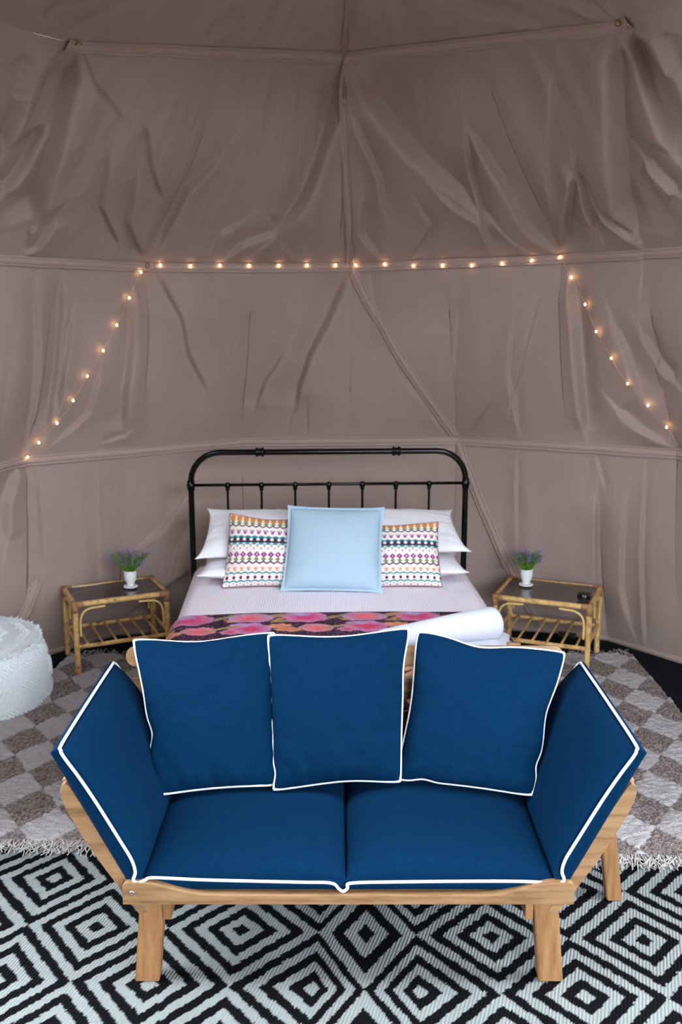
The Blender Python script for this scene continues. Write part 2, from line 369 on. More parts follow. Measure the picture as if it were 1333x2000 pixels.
def cloth(th, lev, off=0.0):
    """point on the displaced cloth; off = metres towards the room"""
    th, lev = np.broadcast_arrays(np.asarray(th, float), np.asarray(lev, float))
    return surf(th, lev) + nrm(th, lev) * (disp(th, lev) - off)[..., None]
LV = np.linspace(0, 3, 421)
def shell(name, t0, t1, nt, Ls):
    nl = len(Ls)
    T, L = np.meshgrid(np.linspace(t0, t1, nt), Ls, indexing='ij'); L2 = np.clip(L, 0, 3.999)
    P = cloth(T, L2); return tag(mesh(name, P.reshape(-1, 3), gridF(nt, nl), M['canvas']), kind='structure')
TB, TS = math.radians(76), math.radians(118)
wall = shell('wall_back', -TB, TB, 760, LV)
shell('wall_left', -TS, -TB, 50, LV[:281]); shell('wall_right', TB, TS, 50, LV[:281])
shell('wall_left_upper', -TS, -TB, 50, LV[280:]); shell('wall_right_upper', TB, TS, 50, LV[280:])
# unseen panels added round the camera to block sky and steer the daylight
def panel(name, c, X, Y, Z): V, Fc = box(c, X, Y, Z, 0); return tag(mesh(name, V, Fc, M['canvas'], smooth=False), kind='structure')
panel('light_blocker_roof', (0, .65, 2.99), (2.45, 0, 0), (0, 1.65, 0), (0, 0, .02))
panel('light_blocker_left', (-2.43, .6, 1.45), (.02, 0, 0), (0, 1.6, 0), (0, 0, 1.5))
panel('light_blocker_right', (2.43, 1.3, 1.45), (.02, 0, 0), (0, 1.1, 0), (0, 0, 1.5))
panel('light_blocker_front', (-1.1, -1.0, 1.45), (1.33, 0, 0), (0, .02, 0), (0, 0, 1.5))
V, Fc = merge([tube([(9 * math.cos(t), -1.0 + 9 * math.sin(t), z) for t in np.linspace(-math.pi, 0.35, 60)], .55, 8) for z in (.3, 1.0, 1.7, 2.4)])
h_ = mesh('low_light_blocker', V, Fc, mat('light_blocker_green', (58, 74, 48), .9, .2)); tag(h_, kind='structure')  # unseen stack of green tubes, added outside to block low daylight
shell('ceiling', -math.pi, math.pi, 460, np.linspace(2.995, 3.999, 60))
# floor and outside deck
V, Fc = lathe([(3.0, -0.06), (3.0, 0.0)], (CX, CY, 0), 64); tag(mesh('floor', V, Fc, M['floor'], smooth=False), kind='structure')
V, Fc = lathe([(14, -0.12), (14, -0.07)], (0, -4, 0), 48); tag(mesh('ground_outside', V, Fc, M['deck'], smooth=False), kind='structure')
# seam strips: flat doubled cloth with two stitched lines, following the wall
def seam(A, B, wd=0.055, n=120, name='seam_strip', hem=False):
    A = np.array(A, float); B = np.array(B, float); t = np.linspace(0, 1, n)[:, None]; C = A + (B - A) * t
    e = (B - A) * np.array([RAV, 1.15]); e /= np.linalg.norm(e); nn = np.array([-e[1] / RAV, e[0] / 1.15])
    prof = [(-.5, 0.001), (-.5, .007), (-.34, .0085), (-.30, .005), (-.26, .0085), (0, .0095), (.26, .0085), (.30, .005), (.34, .0085), (.5, .007), (.5, 0.001)]; prof = [(a, h * 1.5) for a, h in prof]
    V = [];
    for s, h in prof:
        Q = C + nn * s * wd; V.append(cloth(Q[:, 0], np.clip(Q[:, 1], 0.0, 3.995), h + .0015))
    V = np.stack(V, 1).reshape(-1, 3); return mesh(name, V, gridF(n, len(prof)), M['seam'], wall)
def lev_line(l, pts, **k):
    for a, b in zip(pts[:-1], pts[1:]): seam((a, l), (b, l), **k)
th_of = lambda x, y: math.atan2(x - CX, y - CY)
t1 = [-1.3, th_of(-1.73, 5.27), th_of(-.63, 6.05), th_of(.73, 6.05), th_of(1.84, 5.25), 1.3]
t2 = [-1.3, th_of(-1.06, 5.49), th_of(.055, 5.85), th_of(1.2, 5.46), 1.3]
t3 = [-1.3, th_of(-1.10, 4.32), th_of(.013, 5.03), th_of(1.14, 4.3), 1.3]
lev_line(.985, t1); lev_line(1.985, t2); lev_line(2.985, t3); lev_line(.012, [-1.3, -.6, 0, .6, 1.3], wd=.03)
seam((t2[2], 2.0), (t3[2], 2.97), n=200)
seam((t3[2], 3.0), (t3[2], 3.9), n=100)
dg = [at(688, 520), at(893, 853), at(960, 985), at(1062, 1228)]
seam(dg[0], dg[1], n=200); seam(dg[1], dg[3], n=160)
seam(at(32, 1222), at(66, 1128), n=60)
# grommets (eyelets) in the seams
GR = [(285, 517), (685, 515), (1097, 501), (50, 892), (152, 80), (1210, 42)]
def ring_mesh(c, nv, R, r, n=20, m=8):
    nv = np.array(nv) / np.linalg.norm(nv); a = np.cross(nv, [0, 0, 1.0]); a /= np.linalg.norm(a); b = np.cross(nv, a)
    t = np.linspace(0, 2 * math.pi, n, endpoint=False); return tube(c + R * (np.cos(t)[:, None] * a + np.sin(t)[:, None] * b), r, m, closed=True)
gpos = []
for g in GR:
    th, lv = at(*g); c = cloth(th, min(lv, 3.99), .016); nv = nrm(np.array(th), np.array(lv)); gpos.append(c)
    V, Fc = ring_mesh(c, nv, .0115, .0028); mesh('grommet', V, Fc, M['brass'], wall)

# ------------------------------------------------------------------ fairy lights
BUL = [(50, 889), (72, 860), (104, 819), (131, 772), (160, 727), (190, 678), (218, 630), (245, 579), (270, 530), (312, 516), (371, 514), (428, 516), (485, 516), (543, 516),
       (598, 516), (654, 513), (697, 511), (754, 514), (810, 517), (867, 516), (924, 516), (983, 513), (1041, 507), (1098, 501), (1121, 540), (1150, 592), (1178, 641),
       (1211, 689), (1243, 736), (1275, 783), (1308, 828), (1334, 868)]
fl = empty('string_lights', (0.055, 5.75, 2.25), 'string of warm tiny fairy lights pinned along the tent wall seams above the bed', 'fairy lights')
BP = []
for i, b in enumerate(BUL):
    th, lv = at(*b); BP.append(cloth(th, lv, .024))
BP = np.array(BP); WPTS = []
for a, b in zip(BP[:-1], BP[1:]):
    WPTS.append(a + [0, 0, .004]); m_ = (a + b) / 2; WPTS.append(m_ + np.array([rng.uniform(-.004, .004), -.004, rng.uniform(-.008, .002)]))
WPTS.append(BP[-1])
V, Fc = tube(smooth_path(WPTS, 4), .0009, 5); mesh('wire', V, Fc, M['wire'], fl)
BV, BF = lathe([(.0004, -.0065), (.0035, -.005), (.0052, 0), (.0035, .005), (.0004, .0065)], n=10)
bm0 = None
for p in BP[:-1]:
    if bm0 is None: o = mesh('bulb', BV, BF, M['bulb'], fl, local=True); bm0 = o
    else: o = bm0.copy(); COL.objects.link(o)
    o.location = Vector(p) - fl.location

# ------------------------------------------------------------------ rugs
def rug_mat_color(lab_light, lab_dark, k):
    return lin(lab_light) * k[:, None] + lin(lab_dark) * (1 - k[:, None])
# black and white diamond mat
nx, ny = 690, 330; xs = np.linspace(-1.68, 1.72, nx); ys = np.linspace(1.95, 3.62, ny); X, Y = np.meshgrid(xs, ys, indexing='ij')
Yr = Y + .040 * (X - .08); Xr = X - .040 * (Y - 2.84)
cell = np.floor((Xr + .30 * Yr) / .0095); hh = np.sin(cell * 91.7) * 4375.5; hh = hh - np.floor(hh)
Yj = Yr + (hh - .5) * .010; Xj = Xr
cols = [-2.03, -1.785, -1.54, -1.295, -1.046, -.817, -.574, -.332, -.074, .081, .246, .492, .744, .988, 1.235, 1.48, 1.725, 1.97]
wid = np.interp(Xj, cols, np.arange(len(cols)))       # column coordinate; dark centres on odd index (-.817 -> 5)
ry = (Yj - 2.845) / .272                               # row coordinate; dark centres at even
u = wid - 5; A_, B_ = (u + ry) / 2, (u - ry) / 2
i_, j_ = np.round(A_), np.round(B_); cu, cr = i_ + j_, i_ - j_   # nearest lattice centre of either kind
# lattice (u,r) with u+r even: dark centre when u is even, light when u is odd
cx = np.interp(np.clip(cu + 5, 0, len(cols) - 1), np.arange(len(cols)), cols); cyy = 2.845 + cr * .272
iu = np.clip(cu + 5, 1, len(cols) - 2).astype(int); ca_ = np.array(cols); wx = np.where(Xj > cx, ca_[iu + 1] - ca_[iu], ca_[iu] - ca_[iu - 1])
t = (np.abs(Xj - cx) / wx + np.abs(Yj - cyy) / .272) * np.where(iu == 9, 3.68, 5.68)
band = np.floor(t + .3).astype(int); darkc = (np.mod(cu, 2) == 0); isdark = np.where(darkc, band % 2 == 0, band % 2 == 1)
k = np.where(isdark, 0.0, 1.0).ravel(); c = rug_mat_color((124, 128, 126), (5, 5, 8), k) * (1 + .10 * (rng.rand(nx * ny) - .5))[:, None]
Zr = .004 + .0012 * np.sin((Xr + .3 * Yr) * 2 * math.pi / .0095) + .002 * noise2(X * 3, Y * 3, 9)
Zr += .003 * np.exp(-((X + .44) ** 2 + (Y - 2.66) ** 2) / .006)
P = np.stack([X, Y, Zr], -1).reshape(-1, 3)
tag(mesh('diamond_rug', P, gridF(nx, ny), M['rug1'], colors=c), 'black and off-white outdoor rug with concentric diamonds under the sofa front', 'rug')
# tufted checked rug
r2 = empty('checked_rug', (0.05, 4.3, 0), 'ivory and brown tufted wool rug with diamond checks and fringed ends, under the bed', 'rug')
nx, ny = 600, 380; RX0, RX1, RY0, RY1 = -1.62, 1.72, 3.345, 5.46; xs = np.linspace(RX0, RX1, nx); ys = np.linspace(0, 1, ny); X, Vv = np.meshgrid(xs, ys, indexing='ij')
fy = lambda x: RY0 - .045 * (x + .1)
Y0 = fy(X) + .006 * noise2(X * 20, X * 0, 2); Y1 = RY1 + .004 * noise2(X * 20, X * 0, 4); Y = Y0 + (Y1 - Y0) * Vv
X = np.where(X < 0, X * (1 + (.11 * (5.42 - Y) - .02) / 1.62), X); X = X + .007 * noise2(Y * 18, Y * 0 + X * .2, 6) * (np.abs(X) > 1.4)
jx = .010 * noise2(X * 30, Y * 30, 21); jy = .010 * noise2(X * 30, Y * 30, 22)
gx = np.mod((X + jx - (-1.497)) / .228 + .5, 1) - .5; gy = np.mod((Y + jy - 4.595) / .315 + .5, 1) - .5
dd = np.abs(gx) * 2 + np.abs(gy) * 2; dark = (dd < 1).astype(float); edge = np.exp(-((dd - 1) / .06) ** 2)
sp = rng.rand(nx, ny); n1 = noise2(X * 60, Y * 60, 31)
light_c = lin((184, 179, 178)) * (1 + .10 * noise2(X * 40, Y * 90, 3)[..., None] + .10 * (sp - .5)[..., None])
q_ = np.clip(.5 + 1.1 * (sp - .5) + .5 * noise2(X * 110, Y * 110, 77), 0, 1)[..., None]; dark_c = lin((90, 76, 72)) * (1 - q_) + lin((172, 160, 154)) * q_
C = light_c * (1 - dark[..., None]) + dark_c * dark[..., None]
h = .016 + (1 - dark) * (.005 + .009 * noise2(X * 38 + 4 * Y, Y * 85, 11)) + dark * (.007 * (sp - .5) + .004 * n1) - .004 * edge
h = np.where((Vv < .004) | (Vv > .996) | False, .004, h) + .004 * noise2(X * 4, Y * 4, 19)
mesh('pile', np.stack([X, Y, h], -1).reshape(-1, 3), gridF(nx, ny), M['rug2'], r2, colors=C.reshape(-1, 3))
def fringe(yf, sgn, n, x0=RX0, x1=RX1):
    parts = []
    for i in range(n):
        x = x0 + (x1 - x0) * (i + rng.rand() * .8) / n; x = x * (1 + (.21 if sgn < 0 else 0) / 1.62) if x < 0 else x; y = yf(x); L = rng.uniform(.055, .10); a = rng.uniform(-.6, .6); P = [(x, y - sgn * .012, .014)]
        q = np.array([x, y]); 
        for k in range(5):
            a += rng.uniform(-.4, .4); q = q + L / 5 * np.array([math.sin(a), sgn * math.cos(a)]); P.append((q[0], q[1], max(.006, .014 + rng.uniform(-.006, .006) - k * .001)))
        P = smooth_path(P, 2); parts.append(tube(P, np.linspace(.0030, .0020, len(P)), 5))
    return merge(parts)
V, Fc = fringe(fy, -1, 900); mesh('fringe', V, Fc, M['fringe'], r2, kind='stuff')
V, Fc = fringe(lambda x: RY1, 1, 200); mesh('fringe', V, Fc, M['fringe'], r2, kind='stuff')

# ------------------------------------------------------------------ sofa
SX = .022
sofa = empty('sofa', (SX, 2.95, 0), 'low acacia wood sofa with tilted arms, at the foot of the bed', 'sofa')
# front rail with raised rounded ends
xl, xr = -.652, .696; top = [(xl, .274), (xl, .330), (xl + .006, .342), (xl + .018, .348), (xl + .05, .347)]
for k in range(1, 9):
    s = k / 8; top.append((xl + .05 + s * .22, .347 - .042 * (0.5 - .5 * math.cos(math.pi * s)) ** .8))
o_ = top + [(xl + .5, .304), (xr - .5, .304)] + [(xl + xr - x, z) for x, z in top[::-1]]
V, Fc = prism([(x, 2.60, z) for x, z in o_], (0, .026, 0)); mesh('front_rail', V, Fc, M['wood'], sofa, smooth=False)
V, Fc = prism([(x, 3.27, z) for x, z in o_], (0, .026, 0)); mesh('rear_rail', V, Fc, M['wood'], sofa, smooth=False)
for x in (-.622, .668):
    V, Fc = lathe([(.0075, 0), (.0075, .003), (.005, .0045), (.0035, .003)], n=16); V = V[:, [0, 2, 1]] * [1, -1, 1] + [x, 2.6, .313]
    mesh('bolt', V, Fc, M['chrome'], sofa) if x < 0 else None
def leg(top, bot, hx, hy, name='leg'):
    top = np.array(top); bot = np.array(bot); parts = []
    V = []; 
    for c in (bot, top):
        for a, b in ((-1, -1), (1, -1), (1, 1), (-1, 1)): V.append(c + [a * hx, b * hy, 0])
    bm = bmesh.new(); vs = [bm.verts.new(v) for v in V]
    for f in ((3, 2, 1, 0), (4, 5, 6, 7), (0, 1, 5, 4), (1, 2, 6, 5), (2, 3, 7, 6), (3, 0, 4, 7)): bm.faces.new([vs[i] for i in f])
    bmesh.ops.bevel(bm, geom=list(bm.edges), offset=.003, segments=2, affect='EDGES'); bm.verts.index_update()
    V = np.array([v.co[:] for v in bm.verts]); Fc = [tuple(v.index for v in f.verts) for f in bm.faces]; bm.free()
    return mesh(name, V, Fc, M['woodv'], sofa, smooth=False)
leg((-.569, 2.66, .30), (-.592, 2.635, .005), .037, .026); leg((.617, 2.66, .30), (.641, 2.635, .005), .037, .026)
leg((-.53, 3.24, .30), (-.55, 3.26, .02), .037, .026); leg((.57, 3.24, .30), (.59, 3.26, .02), .037, .026)
for x in (-.525, .568):
    V, Fc = box((x, 2.95, .243), (.012, 0, 0), (0, .33, 0), (0, 0, .033)); mesh('side_rail', V, Fc, M['woodv'], sofa, smooth=False)
for i in range(9):
    y = 2.68 + i * .068; V, Fc = box((SX, y, .286), (.655, 0, 0), (0, .022, 0), (0, 0, .008)); mesh('seat_slat', V, Fc, M['wood'], sofa, smooth=False)
# arm frames: curved beams front and back with slats between
def arm(side):
    bx = -.645 if side < 0 else .689
    def beam(y0):
        p = []   # tapered board, wider in the middle, rounded outer end
        d = np.array([-.47 * (1 if side < 0 else -1), .883]); nrm_ = np.array([d[1] * (1 if side < 0 else -1), .47])
        base = np.array([-.600 if side < 0 else .644, .218]); out = []; inn = []
        for s, a, b in ((0, -.006, .020), (.06, -.012, .026), (.12, -.016, .026), (.2, -.022, .026), (.3, -.026, .026), (.38, -.024, .026), (.43, -.019, .025), (.465, -.010, .024), (.482, .006, .018)):
            q = base + d * s; out.append(q + nrm_ * a); inn.append(q + nrm_ * b)
        return [(q[0], y0, q[1]) for q in out + inn[::-1]]
    for y0 in (2.628, 3.225):
        V, Fc = prism(beam(y0), (0, .032, 0)); mesh('arm_beam', V, Fc, M['wood'], sofa, smooth=False)
    d = np.array([-.47 * (1 if side < 0 else -1), .883]); base = np.array([-.600 if side < 0 else .644, .218])
    n2 = np.array([d[1] * (1 if side < 0 else -1), .47])
    for s in (.17, .27, .37, .46):
        q = base + d * s + n2 * .012
        V, Fc = box((q[0], 2.94, q[1]), (d[0] * .028, 0, d[1] * .028), (0, .29, 0), (n2[0] * .008, 0, n2[1] * .008)); mesh('arm_slat', V, Fc, M['wood'], sofa, smooth=False)
arm(-1); arm(1)
leg((.868, 3.05, .60), (.950, 3.045, .005), .026, .024, 'support_leg')
# reclined back: posts and three slats with rounded ends
ux = np.array([0, .23, .973])
for x in (-.60, .64):
    V, Fc = box((x, 3.365, .53), (.024, 0, 0), (0, .018, -.004), tuple(ux * .28)); mesh('back_post', V, Fc, M['woodv'], sofa, smooth=False)
for z0, z1 in ((.733, .806), (.618, .694), (.50, .576)):
    zc = (z0 + z1) / 2; yc = 3.385 + (zc - .77) * .236; out = []; hx = .806; hz = (z1 - z0) / 2; r = hz * .95
    pts = []
    for sx, a0 in ((1, -90), (-1, 90)):
        for a in range(0, 181, 15):
            t = math.radians(a0 + a); pts.append((SX + sx * (hx - r) + r * math.cos(t), hz * math.sin(t)))
    # gentle crown on the top edge
    O = [(x - .012 if x > 0 else x - .004, yc - .011 + v * .236, zc + v) for x, v in pts]; V, Fc = prism(O, (0, .022, -.005)); mesh('back_slat', V, Fc, M['wood'], sofa, smooth=False)

# seat mattress in four sections, one piece of navy fabric with white piping
mt = empty('seat_mattress', (SX, 2.92, .30), 'navy blue sofa mattress folded over the seat and both arms, white piped edge', 'cushion')
def section(o, U, Vd, Nn, t, crown, n=56, m=56, pw=5, tap=0):
    """boxed cushion: o corner of base, U and V edge vectors, N unit normal"""
    o, U, Vd, Nn = map(lambda q: np.array(q, float), (o, U, Vd, Nn))
    g = lambda n: np.sin(np.linspace(-1, 1, n) * math.pi / 2)
    a, b = np.meshgrid(g(n), g(m), indexing='ij'); f = ((1 - np.abs(a) ** pw) * (1 - np.abs(b) ** pw)) ** .5
    tp = lambda q: t * (1 - tap * np.clip((q - .2) / .8, 0, 1) ** 2)
    h = tp(a) + crown * f + .003 * noise2(a * 3 + o[0] * 9, b * 3, 5) * f
    P = lambda a, b, h: o + (a[..., None] + 1) / 2 * U + (b[..., None] + 1) / 2 * Vd + h[..., None] * Nn
    topv = P(a, b, h).reshape(-1, 3)
    # perimeter loop
    idx = [(i, 0) for i in range(n)] + [(n - 1, j) for j in range(1, m)] + [(i, m - 1) for i in range(n - 2, -1, -1)] + [(0, j) for j in range(m - 2, 0, -1)]
    ia = np.array([a[i, j] for i, j in idx]); ib = np.array([b[i, j] for i, j in idx]); K = len(idx); rings = []
    for hh, bulge in ((.85, .006), (.5, .009), (.15, .006), (0, -.004)):
        lu, lv = np.linalg.norm(U), np.linalg.norm(Vd)
        rings.append(P(ia * (1 + 2 * bulge / lu * (np.abs(ia) > .99)), ib * (1 + 2 * bulge / lv * (np.abs(ib) > .99)), tp(ia) * hh))
    V = [topv] + rings; base0 = n * m; Fc = [tuple(f) for f in gridF(n, m)]
    per = [i * m + j for i, j in idx]
    for r in range(4):
        lo = per if r == 0 else [base0 + (r - 1) * K + k for k in range(K)]; hi = [base0 + r * K + k for k in range(K)]
        for k in range(K): Fc.append((lo[k], lo[(k + 1) % K], hi[(k + 1) % K], hi[k]))
    Fc.append(tuple(base0 + 3 * K + k for k in range(K))); return np.vstack(V), Fc
Y0, Y1 = 2.630, 3.30; DY = Y1 - Y0
V, Fc = section((-.602, Y0, .305), (.616, 0, .0), (0, DY, 0), (0, 0, 1), .034, .070); mesh('seat_section', V, Fc, M['navy'], mt)
V, Fc = section((.016, Y0, .305), (.622, 0, .0), (0, DY, 0), (0, 0, 1), .034, .070); mesh('seat_section', V, Fc, M['navy'], mt)
dL = np.array([-.445, 0, .896]); nL = np.array([.896, 0, .445]); dR = dL * [-1, 1, 1]; nR = nL * [-1, 1, 1]
bL = np.array([-.640, Y0 - .006, .332]); bR = np.array([.684, Y0 - .006, .332]); LA = .462
V, Fc = section(bL, dL * LA, (0, DY + .036, 0), nL, .052, .036, tap=.45); mesh('arm_section', V[:], Fc, M['navy'], mt)
V, Fc = section(bR, dR * LA, (0, DY + .036, 0), nR, .052, .036, tap=.45); mesh('arm_section', V, Fc, M['navy'], mt)
def T3(b, d, n, s, y, t=.054): return tuple(np.array([b[0], y, b[2]]) + d * s + n * t)
yf = Y0 - .018; yb = Y1 + .034; ys = Y0 - .012; te = .031
def armp(b, d, n):
    return [T3(b, d, n, LA * .5, yb, .05), T3(b, d, n, LA - .03, yb, .034), T3(b, d, n, LA + .002, yb - .012, te), T3(b, d, n, LA + .006, yb - .05, te), T3(b, d, n, LA + .008, (yf + yb) / 2, te), T3(b, d, n, LA + .006, yf + .05, te),
            T3(b, d, n, LA - .002, yf + .012, te + .002), T3(b, d, n, LA - .020, yf + .001, .036), T3(b, d, n, LA * .8, yf - .002, .045), T3(b, d, n, LA * .6, yf - .003, .051), T3(b, d, n, LA * .3, yf - .003, .054), T3(b, d, n, .07, yf - .002, .054)]
pp = armp(bL, dL, nL) + [(-.612, yf - .004, .378), (-.618, yf - .006, .352), (-.606, yf - .006, .343), (-.585, yf - .004, .350), (-.560, ys, .352)]
pp += [(-.42, ys, .345), (-.28, ys, .341), (-.12, ys, .337), (-.03, ys, .334), (-.006, ys - .003, .316), (.007, ys - .004, .309), (.020, ys - .002, .319), (.032, ys, .334), (.18, ys, .338), (.36, ys, .340), (.52, ys, .340), (.60, ys, .336), (.625, yf - .004, .331), (.642, yf - .006, .338), (.658, yf - .006, .345), (.664, yf - .006, .355), (.657, yf - .004, .380)]
pp += armp(bR, dR, nR)[::-1]
V, Fc = tube(smooth_path(pp, 6), .0048, 8); mesh('piping', V, Fc, M['piping'], mt)

def pillow(name, mats, C, T, parent, label=None, pinch=.06, n=72, colorf=None, wr=.004, seed=0, ear=.0, flat=.5, edge_dev=None, back=1.0, sharp=2.2):
    """C = TL, TR, BR, BL world corners; T half thickness; front side faces the viewer (normal from corners)"""
    TL, TR, BR, BL = [np.array(c, float) for c in C]
    nn = np.cross(TR - TL, BL - TL); nn /= np.linalg.norm(nn)
    if nn[1] > 0 and abs(nn[2]) < .9: nn = -nn
    if nn[2] < 0 and abs(nn[2]) > .9: nn = -nn
    g = np.sin(np.linspace(-1, 1, n) * math.pi / 2) * .75 + np.linspace(-1, 1, n) * .25
    u, v = np.meshgrid(g, g, indexing='ij')           # u right, v up
    pu = u * (1 - pinch * (1 - v ** 2) ** 1.0 * np.abs(u) ** 2 + ear * np.abs(u * v) ** 8); pv = v * (1 - pinch * (1 - u ** 2) * np.abs(v) ** 2 + ear * np.abs(u * v) ** 8)
    if edge_dev is not None: pu, pv = edge_dev(u, v, pu, pv)
    a, b = (pu + 1) / 2, (pv + 1) / 2
    P = ((1 - a) * (1 - b))[..., None] * BL + (a * (1 - b))[..., None] * BR + (a * b)[..., None] * TR + ((1 - a) * b)[..., None] * TL
    f = np.clip((1 - np.abs(u) ** sharp) * (1 - np.abs(v) ** sharp), 0, 1) ** flat
    wn = wr * noise2(u * 3 + seed, v * 3, seed, 4) * np.clip(f * 3, 0, 1)
    # puckers fanning in from the rim
    wn += wr * .8 * np.sin(v * 23 + seed + 3 * noise2(u * 2, v * 2, seed)) * np.exp(-((1 - np.abs(u)) / .16)) * f + wr * .8 * np.sin(u * 25 + 2 * seed) * np.exp(-((1 - np.abs(v)) / .16)) * f
    Fv = P + nn * (T * f + wn)[..., None]; Bv = P - nn * (T * f * back + wn)[..., None]
    V = np.vstack([Fv.reshape(-1, 3), Bv.reshape(-1, 3)]); g1 = gridF(n, n); g2 = g1[:, ::-1] + n * n; Fc = np.vstack([g1, g2])
    cols = None
    if colorf is not None: cc = colorf(u, v).reshape(-1, 3); cols = np.vstack([cc, cc])
    idx = [(i, 0) for i in range(n)] + [(n - 1, j) for j in range(1, n)] + [(i, n - 1) for i in range(n - 2, -1, -1)] + [(0, j) for j in range(n - 2, 0, -1)]
    per = np.array([P[i, j] for i, j in idx])
    o = mesh(name, V, Fc, mats, parent, colors=cols); return o, per, nn
def throw(label, C, T, seed, dev=None, **k):
    C = [np.array(c, float) for c in C]
    e = empty('throw_pillow', tuple((C[2] + C[3]) / 2), label, 'pillow', group='navy pillows on the sofa')
    o, per, nn = pillow('cover', M['navy'], C, T, e, seed=seed, edge_dev=dev, **k)
    # piping runs round the rim; relax its corners
    q = per.copy()
    for _ in range(2): q = (np.roll(q, 1, 0) + 2 * q + np.roll(q, -1, 0)) / 4
    V, Fc = tube(q, .0050, 8, closed=True); mesh('piping', V, Fc, M['piping'], e); return e
def dev_maker(a):
    """a: dict edge -> list of (pos, inward, width)"""
    def f(u, v, pu, pv):
        for e, p, d, w_ in a:
            if e == 'L': pu = pu + d * np.exp(-((v - p) / w_) ** 2) * np.clip(-u, 0, 1) ** 4
            if e == 'R': pu = pu - d * np.exp(-((v - p) / w_) ** 2) * np.clip(u, 0, 1) ** 4
            if e == 'T': pv = pv - d * np.exp(-((u - p) / w_) ** 2) * np.clip(v, 0, 1) ** 4
            if e == 'B': pv = pv + d * np.exp(-((u - p) / w_) ** 2) * np.clip(-v, 0, 1) ** 4
        return pu, pv
    return f
throw('navy throw pillow with white piping, leaning in the left corner of the sofa', [(-.745, 3.30, .862), (-.235, 3.31, .885), (-.215, 3.05, .425), (-.628, 2.985, .420)], .075, 3,
      dev_maker([('L', -.25, .07, .16), ('L', .2, .03, .5), ('T', -.1, .05, .5), ('R', 0, -.03, .5)]), pinch=.04, ear=-.02, wr=.010)
throw('navy throw pillow with white piping in the middle of the sofa back', [(-.262, 3.285, .885), (.245, 3.30, .905), (.205, 3.06, .430), (-.232, 3.025, .418)], .082, 8,
      dev_maker([('T', 0, .035, .6), ('L', .1, -.02, .4), ('L', -.8, .04, .12), ('R', .5, .03, .3), ('B', .2, .02, .5)]), pinch=.05, ear=-.02, wr=.010)
throw('navy throw pillow with white piping, tilted against the right sofa arm', [(.272, 3.31, .890), (.800, 3.28, .820), (.640, 2.975, .425), (.188, 3.09, .425)], .078, 14,
      dev_maker([('T', -.15, .08, .35), ('R', .1, .05, .3), ('R', -.6, .04, .12), ('B', -.6, .035, .15), ('L', 0, .03, .5)]), pinch=.035, ear=-.02, wr=.010)

# ------------------------------------------------------------------ bed (yawed about 3 degrees)
BO = np.array([-.066, 5.35, 0]); BA = math.radians(2.8); bx_ = np.array([math.cos(BA), math.sin(BA), 0]); by_ = np.array([-math.sin(BA), math.cos(BA), 0])
def B(x, y, z): return BO + x * bx_ + y * by_ + np.array([0, 0, z])
def BG(P): P = np.asarray(P); return BO + P[..., 0:1] * bx_ + P[..., 1:2] * by_ + P[..., 2:3] * np.array([0, 0, 1.])
bed = empty('bed', tuple(BO), 'queen bed with a black tubular metal headboard against the tent wall', 'bed')
R = .165; zt = 1.235; hw = .768; path = [(-hw, 0, 0.0), (-hw, 0, .5), (-hw, 0, zt - R)]
for a in range(15, 91, 15):
    t = math.radians(a); path.append((-hw + R - R * math.cos(t), 0, zt - R + R * math.sin(t)))
path += [(-hw + R + .1, 0, zt)]; path = path + [(-x, y, z) for x, y, z in path[::-1]]
V, Fc = tube(BG(path), .0165, 16); mesh('headboard_arch', V, Fc, M['metal'], bed)
V, Fc = tube(BG([(-hw, 0, 1.052), (hw, 0, 1.052)]), .0085, 12); mesh('crossbar', V, Fc, M['metal'], bed)
V, Fc = tube(BG([(-hw, 0, .42), (hw, 0, .42)]), .0085, 12); mesh('crossbar', V, Fc, M['metal'], bed)
def knob_ring(c, axis, prof):
    """lathe round an axis 'x' or 'z' in bed space"""
    V, Fc = lathe(prof, n=20)
    if axis == 'x': V = V[:, [2, 1, 0]]
    return BG(V + np.array(c)), Fc
ringp = [(.016, -.026), (.0245, -.022), (.027, -.016), (.0245, -.010), (.019, -.007), (.022, -.003), (.022, .003), (.019, .007), (.0245, .010), (.027, .016), (.0245, .022), (.016, .026)]
for x in (-.384, .374):
    V, Fc = knob_ring((x, 0, zt), 'x', ringp); mesh('collar', V, Fc, M['metal'], bed)
for x in (-hw, hw):
    V, Fc = knob_ring((x, 0, 1.052), 'z', [(.016, -.03), (.0205, -.027), (.0205, -.012), (.0245, -.008), (.0245, .008), (.0205, .012), (.0205, .027), (.016, .03)]); mesh('collar', V, Fc, M['metal'], bed)
for k in range(7):
    x = -.566 + k * .188; z = np.array([.42, .6, .75, 1.02, 1.05]); r = [.0065, .0075, .0075, .0065, .0065]
    V, Fc = tube(BG([(x, 0, q) for q in z]), r, 10); s = mesh('spindle', V, Fc, M['metal'], bed)
    V, Fc = knob_ring((x, 0, 1.045), 'z', [(.006, -.027), (.011, -.024), (.0125, -.019), (.010, -.014), (.0145, -.008), (.0165, .003), (.015, .014), (.009, .020), (.003, .022)]); mesh('knuckle', V, Fc, M['metal'], s)
for x in (-.74, .74):
    V, Fc = box(B(x, -.93, .30), tuple(bx_ * .012), tuple(by_ * .90), (0, 0, .035)); mesh('side_rail', V, Fc, M['metal'], bed, smooth=False)
for x in (-.74, .74):
    V, Fc = tube(BG([(x, -1.80, .012), (x, -1.80, .36)]), .016, 12); mesh('leg', V, Fc, M['metal'], bed)
V, Fc = box(B(0, -.93, .43), tuple(bx_ * .745), tuple(by_ * .885), (0, 0, .12), .04, 4); mesh('mattress', V, Fc, M['linen'], bed)
